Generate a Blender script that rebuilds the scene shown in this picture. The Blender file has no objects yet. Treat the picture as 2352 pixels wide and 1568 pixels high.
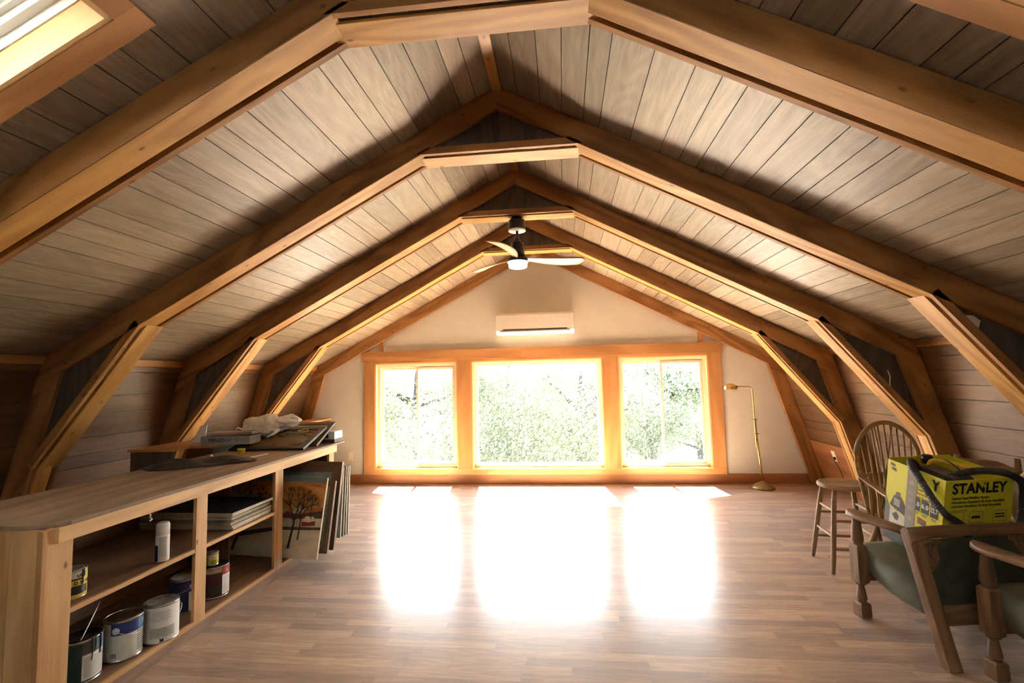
import bpy, bmesh, math, random
from mathutils import Vector, Matrix, Euler
random.seed(7)
R = math.radians
C = bpy.context.scene.collection
V = Vector

# ------------------------------------------------------------------ mesh builder
class MB:
    """collects shapes in one bmesh; every shape gets a metre-scaled 'grain' uv (u along the grain)"""
    def __init__(self):
        self.bm = bmesh.new(); self.uv = self.bm.loops.layers.uv.new('grain')
        self.tone = self.bm.loops.layers.float_color.new('tone')
        self.mi = 0
    def _fin(self, faces, g=None, smooth=False, rand=True, tone=None, box=None):
        fs = [f for f in faces if f.is_valid]
        if g is None: g = V((1, 0, 0))
        g = V(g).normalized(); ru = random.uniform(0, 40) if rand else 0; rv = random.uniform(0, 40) if rand else 0
        t = tone if tone is not None else random.random()
        for f in fs:
            f.normal_update(); n = f.normal
            v = n.cross(g)
            if v.length < .25:
                a = V((0, 0, 1)) if abs(g.z) < .9 else V((1, 0, 0))
                uu = (a - g * a.dot(g)).normalized() * .25; v = g.cross(a).normalized()
            else:
                v.normalize(); uu = g
            f.smooth = smooth; f.material_index = self.mi
            for l in f.loops:
                p = l.vert.co
                l[self.uv].uv = (p.dot(uu) + ru, p.dot(v) + rv)
                l[self.tone] = (t, t, t, 1)
        return fs
    def hexa(self, pts, g=None, bev=0, **k):
        vs = [self.bm.verts.new(p) for p in pts]
        F = []
        for q in ((0, 3, 2, 1), (4, 5, 6, 7), (0, 1, 5, 4), (1, 2, 6, 5), (2, 3, 7, 6), (3, 0, 4, 7)):
            F.append(self.bm.faces.new([vs[i] for i in q]))
        bmesh.ops.recalc_face_normals(self.bm, faces=F)
        if bev:
            es = list({e for f in F for e in f.edges})
            r = bmesh.ops.bevel(self.bm, geom=es, offset=bev, segments=2, profile=.6, affect='EDGES', clamp_overlap=True)
            F = [f for v in {v for f in r['faces'] for v in f.verts} for f in v.link_faces]
            F = list(set(F))
        return self._fin(F, g, **k)
    def box(self, c, s, g=None, rot=None, bev=0, **k):
        x, y, z = s[0] / 2, s[1] / 2, s[2] / 2
        P = [V(p) for p in ((-x, -y, -z), (x, -y, -z), (x, y, -z), (-x, y, -z), (-x, -y, z), (x, -y, z), (x, y, z), (-x, y, z))]
        if g is None: g = [V((1, 0, 0)), V((0, 1, 0)), V((0, 0, 1))][max(range(3), key=lambda i: s[i])]
        M = rot.to_matrix() if isinstance(rot, Euler) else rot
        if M is not None: P = [M @ p for p in P]; g = M @ V(g)
        return self.hexa([p + V(c) for p in P], g, bev, **k)
    def bb(self, a, b, g=None, bev=0, **k):
        a = V(a); b = V(b); return self.box((a + b) / 2, [abs(b[i] - a[i]) for i in range(3)], g, None, bev, **k)
    def prism(self, poly, f0, f1, g=None, bev=0, smooth=False, **k):
        """poly: list of 2d pts; f0,f1 map (a,b)->3d for both caps"""
        A = [self.bm.verts.new(f0(*p)) for p in poly]; B = [self.bm.verts.new(f1(*p)) for p in poly]
        F = [self.bm.faces.new(A), self.bm.faces.new(B[::-1])]
        n = len(poly)
        for i in range(n): F.append(self.bm.faces.new((A[i], B[i], B[(i + 1) % n], A[(i + 1) % n])))
        bmesh.ops.recalc_face_normals(self.bm, faces=F)
        if bev:
            es = list({e for f in F[:2] for e in f.edges})
            r = bmesh.ops.bevel(self.bm, geom=es, offset=bev, segments=2, profile=.6, affect='EDGES', clamp_overlap=True)
            F = list({f for v in {v for f in r['faces'] for v in f.verts} for f in v.link_faces})
        return self._fin(F, g, smooth, **k)
    def xz(self, poly, y0, y1, g=None, **k):
        return self.prism(poly, lambda x, z: V((x, y0, z)), lambda x, z: V((x, y1, z)), g, **k)
    def xy(self, poly, z0, z1, g=None, **k):
        return self.prism(poly, lambda x, y: V((x, y, z0)), lambda x, y: V((x, y, z1)), g, **k)
    def quad(self, pts, g=None, smooth=False, **k):
        f = self.bm.faces.new([self.bm.verts.new(p) for p in pts]); return self._fin([f], g, smooth, **k)
    def rings(self, rings, closed=True, caps=(True, True), g=None, smooth=True, loop=False, **k):
        Rg = [[self.bm.verts.new(p) for p in r] for r in rings]; F = []
        m = len(Rg); n = len(Rg[0])
        for i in range(m - (0 if loop else 1)):
            a = Rg[i]; b = Rg[(i + 1) % m]
            for j in range(n if closed else n - 1):
                F.append(self.bm.faces.new((a[j], a[(j + 1) % n], b[(j + 1) % n], b[j])))
        cf = []
        if not loop:
            if caps[0]: cf.append(self.bm.faces.new(Rg[0][::-1]))
            if caps[1]: cf.append(self.bm.faces.new(Rg[-1]))
        bmesh.ops.recalc_face_normals(self.bm, faces=F + cf)
        self._fin(F, g, smooth, **k); self._fin(cf, g, False, **k)
        return F + cf
    def lathe(self, prof, o=(0, 0, 0), ax=(0, 0, 1), n=24, caps=(True, True), **k):
        """prof: (r, h) list"""
        ax = V(ax).normalized(); q = ax.to_track_quat('Z', 'Y').to_matrix(); o = V(o)
        rg = [[o + q @ V((max(r, 1e-4) * math.cos(2 * math.pi * j / n), max(r, 1e-4) * math.sin(2 * math.pi * j / n), h)) for j in range(n)] for r, h in prof]
        return self.rings(rg, True, caps, k.pop('g', ax), **k)
    def cyl(self, p0, p1, r0, r1=None, n=14, **k):
        p0 = V(p0); p1 = V(p1); r1 = r0 if r1 is None else r1
        return self.lathe([(r0, 0), (r1, (p1 - p0).length)], p0, p1 - p0, n, **k)
    def tube(self, pts, r, n=10, sub=6, flat=None, **k):
        """smooth tube through points; r number or list; flat=(sx, sy) squashes the section"""
        P = smooth_path([V(p) for p in pts], sub) if sub else [V(p) for p in pts]
        m = len(P); rg = []; up = None
        for i, p in enumerate(P):
            t = (P[min(i + 1, m - 1)] - P[max(i - 1, 0)]).normalized()
            if up is None:
                up = V((0, 0, 1)) if abs(t.z) < .9 else V((1, 0, 0))
            s = t.cross(up).normalized(); up = s.cross(t).normalized()
            if isinstance(r, (list, tuple)):
                x = i / (m - 1) * (len(r) - 1); a = int(min(x, len(r) - 2)); rr = r[a] + (r[a + 1] - r[a]) * (x - a)
            elif callable(r): rr = r(i / (m - 1))
            else: rr = r
            fx, fy = flat or (1, 1)
            rg.append([p + s * rr * fx * math.cos(2 * math.pi * j / n) + up * rr * fy * math.sin(2 * math.pi * j / n) for j in range(n)])
        g = (P[-1] - P[0]); g = g if g.length > 1e-4 else V((1, 0, 0))
        return self.rings(rg, g=g, **k)
    def ball(self, c, s, n=16, m=10, fn=None, **k):
        c = V(c); s = (s, s, s) if not hasattr(s, '__len__') else s; rg = []
        for i in range(1, m):
            th = math.pi * i / m
            rr = []
            for j in range(n):
                ph = 2 * math.pi * j / n
                d = V((math.sin(th) * math.cos(ph), math.sin(th) * math.sin(ph), -math.cos(th)))
                q = fn(d) if fn else 1
                rr.append(c + V((d.x * s[0], d.y * s[1], d.z * s[2])) * q)
            rg.append(rr)
        return self.rings(rg, **k)
    def build(self, name, mats, parent=None, loc=None, rot=None, subsurf=0):
        me = bpy.data.meshes.new(name); self.bm.to_mesh(me); self.bm.free()
        for m in (mats if isinstance(mats, (list, tuple)) else [mats]): me.materials.append(m)
        o = bpy.data.objects.new(name, me); C.objects.link(o)
        if parent: o.parent = parent
        if loc is not None: o.location = loc
        if rot is not None: o.rotation_euler = rot
        if subsurf:
            s = o.modifiers.new('smooth', 'SUBSURF'); s.levels = subsurf; s.render_levels = subsurf
        return o

def smooth_path(P, sub):
    out = []
    for i in range(len(P) - 1):
        p0 = P[max(i - 1, 0)]; p1 = P[i]; p2 = P[i + 1]; p3 = P[min(i + 2, len(P) - 1)]
        for k in range(sub):
            t = k / sub
            out.append(.5 * ((2 * p1) + (p2 - p0) * t + (2 * p0 - 5 * p1 + 4 * p2 - p3) * t * t + (3 * p1 - p0 - 3 * p2 + p3) * t ** 3))
    out.append(P[-1]); return out

def tag(o, label=None, cat=None, group=None, kind=None):
    if label: o['label'] = label
    if cat: o['category'] = cat
    if group: o['group'] = group
    if kind: o['kind'] = kind
    return o
def thing(name, label, cat, loc=(0, 0, 0), rot=(0, 0, 0), group=None):
    o = bpy.data.objects.new(name, None); C.objects.link(o); o.empty_display_size = .1
    o.location = loc; o.rotation_euler = rot
    return tag(o, label, cat, group)
def children(o): return [c for c in bpy.data.objects if c.parent == o]
def copy_tree(o, parent=None):
    c = o.copy(); C.objects.link(c); c.parent = parent
    for ch in children(o): copy_tree(ch, c)
    return c

# ------------------------------------------------------------------ materials
def mat(name):
    m = bpy.data.materials.new(name); m.use_nodes = True
    nt = m.node_tree; b = nt.nodes['Principled BSDF']
    return m, nt, b
def nd(nt, t, **k):
    n = nt.nodes.new(t)
    for a, v in k.items():
        if a == 'inp':
            for i, x in v.items(): n.inputs[i].default_value = x
        else: setattr(n, a, v)
    return n
def ramp(nt, stops):
    n = nt.nodes.new('ShaderNodeValToRGB'); e = n.color_ramp.elements
    while len(e) > 1: e.remove(e[-1])
    e[0].position, e[0].color = stops[0][0], (*stops[0][1], 1)
    for p, c in stops[1:]:
        q = e.new(p); q.color = (*c, 1)
    return n
def lin(c):
    return tuple(((x / 255 + .055) / 1.055) ** 2.4 if x > 10 else x / 255 / 12.92 for x in c)
def plain(name, col, rough=.5, metal=0, spec=.5, noise=0, nscale=20, bump=0, bscale=60, trans=0, coat=0):
    m, nt, b = mat(name); L = nt.links.new
    b.inputs['Base Color'].default_value = (*col, 1); b.inputs['Roughness'].default_value = rough
    b.inputs['Metallic'].default_value = metal; b.inputs['Specular IOR Level'].default_value = spec
    b.inputs['Coat Weight'].default_value = coat
    tc = nd(nt, 'ShaderNodeTexCoord')
    if noise:
        n = nd(nt, 'ShaderNodeTexNoise', inp={'Scale': nscale, 'Detail': 5}); L(tc.outputs['Object'], n.inputs['Vector'])
        lo = tuple(max(0, c * (1 - noise)) for c in col); hi = tuple(min(1, c * (1 + noise)) for c in col)
        r = ramp(nt, [(.3, lo), (.7, hi)]); L(n.outputs['Fac'], r.inputs[0]); L(r.outputs[0], b.inputs['Base Color'])
    if bump:
        n = nd(nt, 'ShaderNodeTexNoise', inp={'Scale': bscale, 'Detail': 4}); L(tc.outputs['Object'], n.inputs['Vector'])
        bp = nd(nt, 'ShaderNodeBump', inp={'Strength': bump, 'Distance': .01}); L(n.outputs['Fac'], bp.inputs['Height']); L(bp.outputs[0], b.inputs['Normal'])
    return m

def wood(name, dark, light, rough=.55, gx=1.0, gy=10.0, knots=.5, tone=.25, spec=.4, bump=.15, ring=1.0, dirt=0, knotcol=(.12, .05, .02), ra=.30):
    m, nt, b = mat(name); L = nt.links.new
    uv = nd(nt, 'ShaderNodeUVMap', uv_map='grain')
    def noise(sx, sy, detail=4, rough_=.55, dist=0):
        mp = nd(nt, 'ShaderNodeMapping'); mp.inputs['Scale'].default_value = (sx, sy, 1); L(uv.outputs[0], mp.inputs[0])
        n = nd(nt, 'ShaderNodeTexNoise', inp={'Scale': 1, 'Detail': detail, 'Roughness': rough_, 'Distortion': dist}); L(mp.outputs[0], n.inputs['Vector']); return n
    n0 = noise(.55 * gx, 3.2 * gy / 10, 2, .5, .25)
    n1 = noise(2 * gx, gy * 2.2, 5, .6)
    n2 = noise(7 * gx, gy * 22, 3, .6)
    # growth rings: contour lines of the slow noise
    mu = nd(nt, 'ShaderNodeMath', operation='MULTIPLY', inp={1: 60.0 * ring}); L(n0.outputs['Fac'], mu.inputs[0])
    si = nd(nt, 'ShaderNodeMath', operation='SINE'); L(mu.outputs[0], si.inputs[0])
    ab = nd(nt, 'ShaderNodeMapRange', inp={'From Min': -1, 'From Max': 1, 'To Min': 0, 'To Max': 1}); L(si.outputs[0], ab.inputs['Value'])
    a1 = nd(nt, 'ShaderNodeMath', operation='MULTIPLY_ADD', inp={1: ra, 2: (.30 - ra) / 2}); L(ab.outputs[0], a1.inputs[0])
    a2 = nd(nt, 'ShaderNodeMath', operation='MULTIPLY_ADD', inp={1: .45}); L(n1.outputs['Fac'], a2.inputs[0]); L(a1.outputs[0], a2.inputs[2])
    a3 = nd(nt, 'ShaderNodeMath', operation='MULTIPLY_ADD', inp={1: .45}); L(n2.outputs['Fac'], a3.inputs[0]); L(a2.outputs[0], a3.inputs[2])
    tn = nd(nt, 'ShaderNodeVertexColor', layer_name='tone')
    tm = nd(nt, 'ShaderNodeMath', operation='MULTIPLY_ADD', inp={1: tone, 2: -tone / 2}); L(tn.outputs[0], tm.inputs[0])
    a4 = nd(nt, 'ShaderNodeMath', operation='ADD'); L(a3.outputs[0], a4.inputs[0]); L(tm.outputs[0], a4.inputs[1])
    mid = tuple((x + y) / 2 for x, y in zip(dark, light))
    rp = ramp(nt, [(.25, dark), (.55, mid), (.85, light)]); L(a4.outputs[0], rp.inputs[0])
    col = rp.outputs[0]
    if knots:
        mp = nd(nt, 'ShaderNodeMapping'); mp.inputs['Scale'].default_value = (2.6 * knots, 5.2 * knots, 1); L(uv.outputs[0], mp.inputs[0])
        vo = nd(nt, 'ShaderNodeTexVoronoi', voronoi_dimensions='2D', inp={'Scale': 1.0, 'Randomness': 1.0}); L(mp.outputs[0], vo.inputs['Vector'])
        kr = nd(nt, 'ShaderNodeMapRange', inp={'From Min': .008 * 2.6 * knots, 'From Max': .021 * 2.6 * knots, 'To Min': .8, 'To Max': 0}); L(vo.outputs['Distance'], kr.inputs['Value'])
        mx = nd(nt, 'ShaderNodeMix', data_type='RGBA'); mx.inputs['B'].default_value = (*knotcol, 1)
        L(kr.outputs[0], mx.inputs['Factor']); L(col, mx.inputs['A']); col = mx.outputs['Result']
    if dirt:
        tc = nd(nt, 'ShaderNodeTexCoord')
        n = nd(nt, 'ShaderNodeTexNoise', inp={'Scale': 3.0, 'Detail': 6, 'Roughness': .6}); L(tc.outputs['Object'], n.inputs['Vector'])
        r2 = nd(nt, 'ShaderNodeMapRange', inp={'From Min': .35, 'From Max': .75, 'To Min': 0, 'To Max': dirt}); L(n.outputs['Fac'], r2.inputs['Value'])
        mx = nd(nt, 'ShaderNodeMix', data_type='RGBA'); mx.inputs['B'].default_value = (.10, .07, .05, 1)
        L(r2.outputs[0], mx.inputs['Factor']); L(col, mx.inputs['A']); col = mx.outputs['Result']
    L(col, b.inputs['Base Color'])
    b.inputs['Roughness'].default_value = rough; b.inputs['Specular IOR Level'].default_value = spec
    bp = nd(nt, 'ShaderNodeBump', inp={'Strength': bump, 'Distance': .004}); L(a3.outputs[0], bp.inputs['Height']); L(bp.outputs[0], b.inputs['Normal'])
    return m

M = {}
M['beam'] = wood('beam_cedar', (.17, .068, .016), (.46, .225, .072), .55, 1, 9, .85, .22, ring=.7)
M['beam_strip'] = wood('beam_cover_pine', (.33, .145, .030), (.66, .37, .115), .5, 1, 9, .8, .2, ring=.7)
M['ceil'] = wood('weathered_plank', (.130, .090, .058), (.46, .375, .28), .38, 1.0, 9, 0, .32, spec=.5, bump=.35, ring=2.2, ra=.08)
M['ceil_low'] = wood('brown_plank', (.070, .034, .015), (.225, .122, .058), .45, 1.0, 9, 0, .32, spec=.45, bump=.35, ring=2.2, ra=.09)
M['gusset'] = wood('dark_panel', (.050, .040, .030), (.125, .098, .072), .6, 1, 9, 0, .2)
M['casing'] = wood('fir_casing', (.36, .165, .055), (.62, .32, .125), .42, .7, 8, .12, .12, ring=.5)
M['casing_dark'] = wood('fir_base', (.22, .085, .03), (.40, .18, .07), .45, .7, 8, 0, .12, ring=.5)
M['casing_pale'] = wood('pale_reveal', (.58, .34, .14), (.76, .50, .25), .4, .5, 6, 0, .1, ring=.3)
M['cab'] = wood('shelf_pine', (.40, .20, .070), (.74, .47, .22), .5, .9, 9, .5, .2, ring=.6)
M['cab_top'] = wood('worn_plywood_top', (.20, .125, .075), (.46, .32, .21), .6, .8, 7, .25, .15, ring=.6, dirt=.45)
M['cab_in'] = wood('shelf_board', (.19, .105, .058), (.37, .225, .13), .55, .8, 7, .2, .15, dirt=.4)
M['toe'] = wood('toe_board', (.20, .125, .085), (.36, .24, .165), .6, .8, 7, 0, .15, dirt=.3)
M['oak'] = wood('old_oak', (.075, .038, .018), (.26, .145, .070), .45, 1.4, 14, 0, .15, ring=.8)
M['oak_arm'] = wood('worn_oak_arm', (.105, .052, .025), (.29, .160, .082), .42, 1.4, 14, 0, .15, ring=.8)
M['stoolwood'] = wood('stool_maple', (.17, .098, .050), (.40, .27, .155), .5, 1.2, 12, 0, .15)
M['windsor'] = wood('windsor_wood', (.12, .062, .028), (.34, .195, .095), .4, 1.2, 12, 0, .15)
M['frame_brown'] = wood('brown_frame', (.075, .035, .018), (.20, .105, .055), .45, 1, 12, 0, .2)
M['frame_dark'] = wood('dark_frame', (.018, .013, .010), (.055, .042, .032), .4, 1, 12, 0, .2)
M['blade'] = wood('fan_blade_maple', (.62, .42, .22), (.85, .66, .42), .4, .8, 8, 0, .1, ring=.4)
M['wall'] = plain('orange_peel_white', (.69, .67, .60), .85, noise=.03, nscale=4, bump=.25, bscale=55)
M['vinyl'] = plain('cream_vinyl', (.80, .72, .56), .35, noise=.03)
M['white'] = plain('white_plastic', (.86, .83, .77), .3, noise=.02)
M['white_paint'] = plain('white_painted_frame', (.82, .82, .80), .4, noise=.02)
M['black'] = plain('black_plastic', (.012, .012, .013), .35, noise=.2)
M['charcoal'] = plain('charcoal_plastic', (.035, .035, .036), .45, noise=.3, nscale=9)
M['dusty'] = plain('dusty_black_plastic', (.075, .066, .052), .6, noise=.4, nscale=8)
M['yellow_plastic'] = plain('yellow_plastic', (.80, .50, .03), .35, noise=.1)
M['brass'] = plain('brass', (.72, .50, .20), .28, metal=1, noise=.12)
M['brass_dark'] = plain('tarnished_brass', (.34, .27, .15), .45, metal=1, noise=.25)
M['steel'] = plain('tin_plate', (.62, .62, .60), .28, metal=1, noise=.12, nscale=30)
M['steel_dark'] = plain('stained_tin', (.36, .34, .30), .45, metal=.25, noise=.4, nscale=25)
M['leather'] = plain('green_leather', (.046, .053, .034), .45, noise=.45, nscale=14, bump=.12, bscale=160, spec=.45)
M['leather_seat'] = plain('worn_green_leather', (.135, .147, .108), .48, noise=.35, nscale=7, bump=.12, bscale=140)
M['canvas_edge'] = plain('canvas_edge', (.62, .56, .44), .8, noise=.12, nscale=40)
M['linen_tan'] = plain('tan_canvas', (.42, .33, .20), .8, noise=.25, nscale=30)
M['rim_black'] = plain('black_lid', (.02, .02, .022), .3, noise=.3)

def glass_mat(name, dust):
    m, nt, b = mat(name); L = nt.links.new; nt.nodes.remove(b)
    t = nd(nt, 'ShaderNodeBsdfTransparent'); t.inputs[0].default_value = (.97, .985, .975, 1)
    g = nd(nt, 'ShaderNodeBsdfGlossy'); g.inputs['Roughness'].default_value = .02
    f = nd(nt, 'ShaderNodeFresnel', inp={'IOR': 1.45}); mx = nd(nt, 'ShaderNodeMixShader'); du = nd(nt, 'ShaderNodeBsdfTranslucent'); du.inputs[0].default_value = (1, 1, .98, 1); m2 = nd(nt, 'ShaderNodeMixShader', inp={0: dust})
    ge = nd(nt, 'ShaderNodeNewGeometry'); mr = nd(nt, 'ShaderNodeMapRange', inp={'From Min': 0, 'From Max': 1, 'To Min': 1.45, 'To Max': 1 / 1.45})
    L(ge.outputs['Backfacing'], mr.inputs['Value']); L(mr.outputs[0], f.inputs['IOR'])
    L(f.outputs[0], mx.inputs[0]); L(t.outputs[0], mx.inputs[1]); L(g.outputs[0], mx.inputs[2])
    L(mx.outputs[0], m2.inputs[1]); L(du.outputs[0], m2.inputs[2]); L(m2.outputs[0], nt.nodes['Material Output'].inputs['Surface']); return m
M['glass'] = glass_mat('dusty_window_glass', .0025)
def blind_mat():
    m, nt, b = mat('skylight_blind_cloth'); L = nt.links.new; nt.nodes.remove(b)
    d_ = nd(nt, 'ShaderNodeBsdfDiffuse'); d_.inputs[0].default_value = (.8, .8, .78, 1); tr = nd(nt, 'ShaderNodeBsdfTranslucent'); tr.inputs[0].default_value = (.8, .8, .77, 1)
    mx = nd(nt, 'ShaderNodeMixShader', inp={0: .42}); L(d_.outputs[0], mx.inputs[1]); L(tr.outputs[0], mx.inputs[2]); L(mx.outputs[0], nt.nodes['Material Output'].inputs['Surface']); return m
M['blind'] = blind_mat()
def emit_mat(name, col, s):
    m, nt, b = mat(name); b.inputs['Emission Color'].default_value = (*col, 1); b.inputs['Emission Strength'].default_value = s
    b.inputs['Base Color'].default_value = (.9, .9, .9, 1); return m
M['lamp_glow'] = emit_mat('fan_lamp_diffuser', (1, .96, .88), 1.2)

def floor_mat():
    m, nt, b = mat('oak_laminate_strip'); L = nt.links.new
    tc = nd(nt, 'ShaderNodeTexCoord'); sp = nd(nt, 'ShaderNodeSeparateXYZ'); L(tc.outputs['Object'], sp.inputs[0])
    def math_(op, a, bb=None, c=None):
        n = nd(nt, 'ShaderNodeMath', operation=op)
        for i, x in enumerate((a, bb, c)):
            if x is None: continue
            if isinstance(x, (int, float)): n.inputs[i].default_value = x
            else: L(x, n.inputs[i])
        return n.outputs[0]
    X, Yc = sp.outputs['X'], sp.outputs['Y']
    ry = math_('DIVIDE', Yc, .0665); row = math_('FLOOR', ry); fy = math_('FRACT', ry)
    wn = nd(nt, 'ShaderNodeTexWhiteNoise', noise_dimensions='1D'); L(row, wn.inputs['W'])
    xo = math_('ADD', math_('DIVIDE', X, .62), math_('MULTIPLY', wn.outputs['Value'], 7.3)); colm = math_('FLOOR', xo); fx = math_('FRACT', xo)
    cv = nd(nt, 'ShaderNodeCombineXYZ'); L(row, cv.inputs[0]); L(colm, cv.inputs[1])
    w2 = nd(nt, 'ShaderNodeTexWhiteNoise', noise_dimensions='2D'); L(cv.outputs[0], w2.inputs['Vector'])
    off = nd(nt, 'ShaderNodeVectorMath', operation='MULTIPLY_ADD'); off.inputs[1].default_value = (13, 17, 5)
    L(w2.outputs['Color'], off.inputs[0]); L(tc.outputs['Object'], off.inputs[2])
    def noise(s, detail=4, dist=0):
        mp = nd(nt, 'ShaderNodeMapping'); mp.inputs['Scale'].default_value = s; L(off.outputs[0], mp.inputs[0])
        n = nd(nt, 'ShaderNodeTexNoise', inp={'Scale': 1, 'Detail': detail, 'Roughness': .6, 'Distortion': dist}); L(mp.outputs[0], n.inputs['Vector']); return n.outputs['Fac']
    g0 = noise((1.0, 9, 1), 2, .3); g1 = noise((3, 55, 1), 5); g2 = noise((9, 260, 1), 3)
    rings = math_('MULTIPLY_ADD', math_('SINE', math_('MULTIPLY', g0, 55.)), .5, .5)
    fac = math_('MULTIPLY_ADD', rings, .17, math_('MULTIPLY_ADD', g1, .40, math_('MULTIPLY', g2, .32)))
    fac = math_('ADD', fac, math_('MULTIPLY_ADD', w2.outputs['Value'], .50, -.24))
    rp = ramp(nt, [(.20, (.18, .082, .038)), (.48, (.36, .192, .10)), (.72, (.51, .31, .158)), (.95, (.67, .47, .26))]); L(fac, rp.inputs[0])
    # joints
    ey = math_('MINIMUM', fy, math_('SUBTRACT', 1.0, fy)); ex = math_('MINIMUM', fx, math_('SUBTRACT', 1.0, fx))
    j = math_('MAXIMUM', math_('LESS_THAN', ey, .012), math_('LESS_THAN', ex, .0016))
    mx = nd(nt, 'ShaderNodeMix', data_type='RGBA'); mx.inputs['B'].default_value = (.10, .05, .03, 1)
    L(math_('MULTIPLY', j, .45), mx.inputs['Factor']); L(rp.outputs[0], mx.inputs['A'])
    # thin dust film with scuffs
    d = nd(nt, 'ShaderNodeTexNoise', inp={'Scale': .9, 'Detail': 3, 'Roughness': .5}); L(tc.outputs['Object'], d.inputs['Vector'])
    dr = nd(nt, 'ShaderNodeMapRange', inp={'From Min': .30, 'From Max': .70, 'To Min': .14, 'To Max': .24}); L(d.outputs['Fac'], dr.inputs['Value'])
    m2 = nd(nt, 'ShaderNodeMix', data_type='RGBA'); m2.inputs['B'].default_value = (.55, .48, .42, 1)
    L(dr.outputs[0], m2.inputs['Factor']); L(mx.outputs['Result'], m2.inputs['A']); L(m2.outputs['Result'], b.inputs['Base Color'])
    rr = nd(nt, 'ShaderNodeMapRange', inp={'From Min': .3, 'From Max': .7, 'To Min': .21, 'To Max': .262}); L(d.outputs['Fac'], rr.inputs['Value'])
    L(rr.outputs[0], b.inputs['Roughness']); b.inputs['Specular IOR Level'].default_value = .85; b.inputs['Sheen Weight'].default_value = .22; b.inputs['Sheen Roughness'].default_value = .45; b.inputs['Coat Weight'].default_value = .6; b.inputs['Coat Roughness'].default_value = .5; b.inputs['Coat IOR'].default_value = 1.6
    bp = nd(nt, 'ShaderNodeBump', inp={'Strength': .05, 'Distance': .002}); L(g1, bp.inputs['Height']); L(bp.outputs[0], b.inputs['Normal'])
    return m
M['floor'] = floor_mat()

# ------------------------------------------------------------------ camera
cam = bpy.data.cameras.new('camera'); co = bpy.data.objects.new('camera', cam); C.objects.link(co)
f_px, yaw, pit, rol = 1091.0, R(5.9456), R(4.3892), R(1.3558)
fw = V((-math.sin(yaw) * math.cos(pit), math.cos(yaw) * math.cos(pit), math.sin(pit)))
rt = V((math.cos(yaw), math.sin(yaw), 0)); up = rt.cross(fw)
r2 = rt * math.cos(rol) - up * math.sin(rol); u2 = rt * math.sin(rol) + up * math.cos(rol)
co.matrix_world = Matrix(((r2.x, u2.x, -fw.x, .3687), (r2.y, u2.y, -fw.y, 0), (r2.z, u2.z, -fw.z, 1.4589), (0, 0, 0, 1)))
cam.sensor_width = 36; cam.lens = f_px / 2352 * 36; cam.clip_start = .05; cam.clip_end = 300
bpy.context.scene.camera = co

# ------------------------------------------------------------------ room dimensions
AZ, SL = 3.361, .5217                 # apex and slope of the upper ceiling
KX, KZ, LW = 3.216, 1.683, .29        # knee, and the lean of the lower wall
IZ, IS = 3.2045, .531                 # inner line of the rafters
WY, BY = 6.67, -2.8                   # end wall, wall behind the camera
BENT = [1.7164 + 1.22 * i for i in range(4)]
GY = 6.60
def ceil_z(x): return AZ - SL * abs(x)
def low_x(z): return KX + LW * (KZ - z)

# floor
mb = MB(); mb.bb((-4.0, BY - .2, -.12), (4.0, WY + .2, 0)); tag(mb.build('floor', M['floor']), kind='structure')

# ceiling slopes: individual boards with open joints in front of a dark backing
SKY = {-1: (.50, 1.42), 1: (.50, 1.407)}
SKX = (1.16, 2.02)
def ceiling(side, name):
    mb = MB(); rng = random.Random(3 + side)
    edges = [0.02]
    W = [.13, .166, .15, .149, .112, .209, .197, .129, .117, .162, .14, .165, .12, .10, .16]
    W2 = [.13, .116, .166, .15, .147, .113, .215, .196, .137, .113, .166, .151, .14, .2, .12]
    w = W if side > 0 else W2; i = 0
    while edges[-1] < KX - .02:
        edges.append(min(edges[-1] + w[i % len(w)] / 1.128, KX)); i += 1
    n = V((side * SL, 0, 1)).normalized(); d = V((side, 0, -SL)).normalized()
    y0s, y1s = SKY[side]
    def P(x, y, o=0): return V((side * x, y, ceil_z(x))) + n * o
    def strip(xa, xb, ya, yb, t):
        a = [P(xa, ya), P(xb, ya), P(xb, yb), P(xa, yb)]; b = [P(xa, ya, .012), P(xb, ya, .012), P(xb, yb, .012), P(xa, yb, .012)]
        mb.hexa(a + b, (0, 1, 0), tone=t)
    for xa, xb in zip(edges[:-1], edges[1:]):
        t = rng.random(); g = .0022; a, b = xa + g, xb - g
        if b <= SKX[0] - .0 or a >= SKX[1]: strip(a, b, BY, WY + 1.0, t)
        else:
            for lo, hi in ((a, min(b, SKX[0])), (max(a, SKX[1]), b)):
                if hi - lo > .004: strip(lo, hi, BY, WY + 1.0, t)
            lo, hi = max(a, SKX[0]), min(b, SKX[1])
            strip(lo, hi, BY, y0s, t); strip(lo, hi, y1s, WY + 1.0, t)
    o = mb.build(name, M['ceil']); tag(o, kind='structure')
    mb = MB()                                       # roof deck behind the boards
    def slab(xa, xb, ya, yb):
        mb.hexa([P(xa, ya, .013), P(xb, ya, .013), P(xb, yb, .013), P(xa, yb, .013), P(xa, ya, .10), P(xb, ya, .10), P(xb, yb, .10), P(xa, yb, .10)], (0, 1, 0))
    slab(-.0, SKX[0], BY, WY + 1.0); slab(SKX[1], KX + .06, BY, WY + 1.0); slab(SKX[0], SKX[1], BY, y0s); slab(SKX[0], SKX[1], y1s, WY + 1.0)
    return mb
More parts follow.
